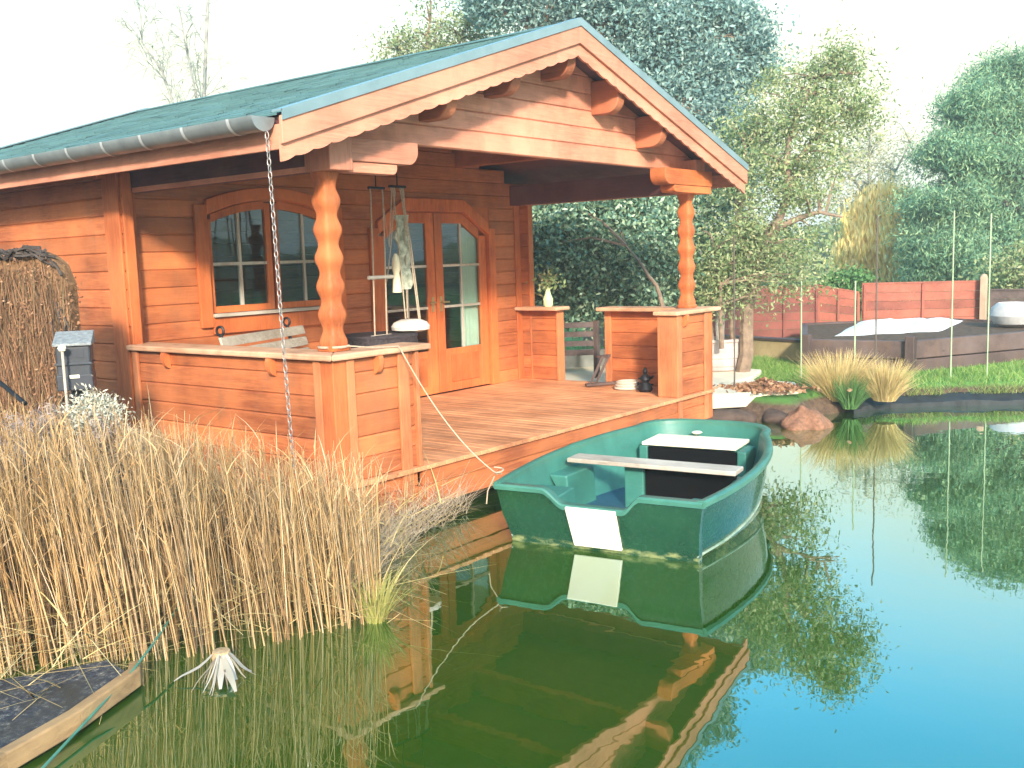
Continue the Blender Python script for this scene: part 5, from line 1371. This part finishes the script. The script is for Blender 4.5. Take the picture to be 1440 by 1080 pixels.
# silver plant and dry grey shrub
def fuzz(name, label, cat, c, rad, n, mat, ll, lw, stemmat, stems=40):
    e = empty(name, (c[0], c[1], .1), label, cat)
    cc = clumps([(c, rad, 60)]); k = RNG.integers(0, 60, n); C = cc[k]+RNG.normal(0, .035, (n, 3))
    V, Q = leaf_quads(C, ll, lw); fn_mesh('leaves', V, Q, mat, e)
    m_ = MB()
    for i in range(stems):
        p = cc[i % 60]; m_.tube([(c[0]+random.uniform(-.08, .08), c[1]+random.uniform(-.08, .08), .08), ((c[0]+p[0])/2, (c[1]+p[1])/2, (p[2]+.1)/2+.03), tuple(p)], .004, 4, .002, cap=False)
    m_.build('stems', stemmat, e)
c = at(133, 590, 6.1); fuzz('silver_plant', 'silvery white leaved plant at the cabin corner behind the reeds', 'plant', tuple(c), (.19, .19, .14), 4200, M['silver'], .032, .010, M['bark'])
c = at(60, 622, 5.9); fuzz('dry_shrub', 'grey brown dry twiggy shrub behind the left reeds', 'shrub', tuple(c), (.42, .42, .17), 6500, M['twiggrey'], .06, .006, M['bark'], 60)
c = at(172, 640, 6.0); fuzz('dry_shrub', 'pale dry twiggy shrub below the silver plant', 'shrub', tuple(c), (.2, .2, .16), 3200, M['palestem'], .035, .006, M['bark'])

# landing board at the near left
lbp = [Vector((-2.93, -1.31, 0)), Vector((-2.59, -1.20, 0)), Vector((-2.23, -1.02, 0)), Vector((-2.20, -.80, 0)), Vector((-2.6, -.60, 0)), Vector((-4.4, -.7, 0)), Vector((-4.2, -1.7, 0))]
lb = empty('landing_board', (-2.9, -1.0, 0), 'dark mottled landing slab with tan wooden edge at the near left', 'landing')
m_ = MB(); m_.prism([(p.x, p.y) for p in lbp], 'z', -.05, .08)
k = NT('wet_mossy_felt'); v = k.coords((1, 1, 1)); f1 = k.noise(v, 34, 8, .8); f2 = k.noise(v, 4, 4, .6)
c_ = k.ramp(f1, [(.35, (.012, .016, .026)), (.5, (.05, .058, .072)), (.58, (.17, .16, .14)), (.66, (.5, .45, .36))]); c_ = k.mix(k.ramp(f2, [(.45, (0, 0, 0)), (.7, (1, 1, 1))]), c_, (.05, .045, .035))
k.bsdf(c_, .65, .3, k.bump(f1, .9, .012)); m_.build('slab', k.m, lb, bevel=.008)
m_ = MB()
edge = [Vector((-4.2, -1.76, .06)), Vector((-2.95, -1.345, .06)), Vector((-2.6, -1.235, .06)), Vector((-2.22, -1.05, .06)), Vector((-2.17, -.98, .06))]
for a, b in zip(edge[:-1], edge[1:]): m_.bar(a, b+(b-a).normalized()*.012, .055, .085)
m_.build('edge_board', wood('tan_edge_board', (.31, .19, .085), (.09, .05, .025), 'x'), lb, bevel=.008)
m_ = MB(); hp = [tuple(atz(*q_)) for q_ in ((20, 1122, .015), (60, 1080, .02), (125, 1010, .05), (185, 945, .10), (212, 910, .13), (238, 872, .16), (262, 835, .2), (290, 800, .22))]
m_.tube(hp, .006, 8); tag(m_.build('garden_hose', simple('green_hose', (.07, .22, .15), (.04, .14, .10), 9, .5, .4, 0, .05), smooth=True), 'thin green hose running from the reeds into the water at near left', 'hose')

# distant hedge so that the gaps between the trees end in green, not at a bare horizon
n = 46000; th2 = RNG.uniform(-.5, 2.6, n); rr2 = RNG.uniform(44, 50, n)
C = np.c_[CAM.x+np.sin(th2)*rr2, CAM.y+np.cos(th2)*rr2, RNG.uniform(0, 1, n)**.8*(2.5+.8*np.sin(th2*17)+.5*np.sin(th2*41))]
V, Q = leaf_quads(C, .42, .26); tag(fn_mesh('distant_hedge', V, Q, M['leaf_olive']), 'distant pale hedge line beyond the garden', 'hedge', kind='stuff')

# ------------------------------------------------------------------ thin bright haze over the whole garden
hz = MB(); hz.box(-615, 615, -615, 615, -1.75, 12.0)
hm_ = bpy.data.materials.new('pale_haze'); hm_.use_nodes = True; hnt = hm_.node_tree; hnt.nodes.clear()
hv_ = hnt.nodes.new('ShaderNodeVolumePrincipled'); hv_.inputs['Color'].default_value = (1.0, 1.0, .93, 1); hv_.inputs['Density'].default_value = .0038; hv_.inputs['Anisotropy'].default_value = .2
ho_ = hnt.nodes.new('ShaderNodeOutputMaterial'); hnt.links.new(hv_.outputs[0], ho_.inputs['Volume'])
tag(hz.build('haze', hm_), kind='stuff')
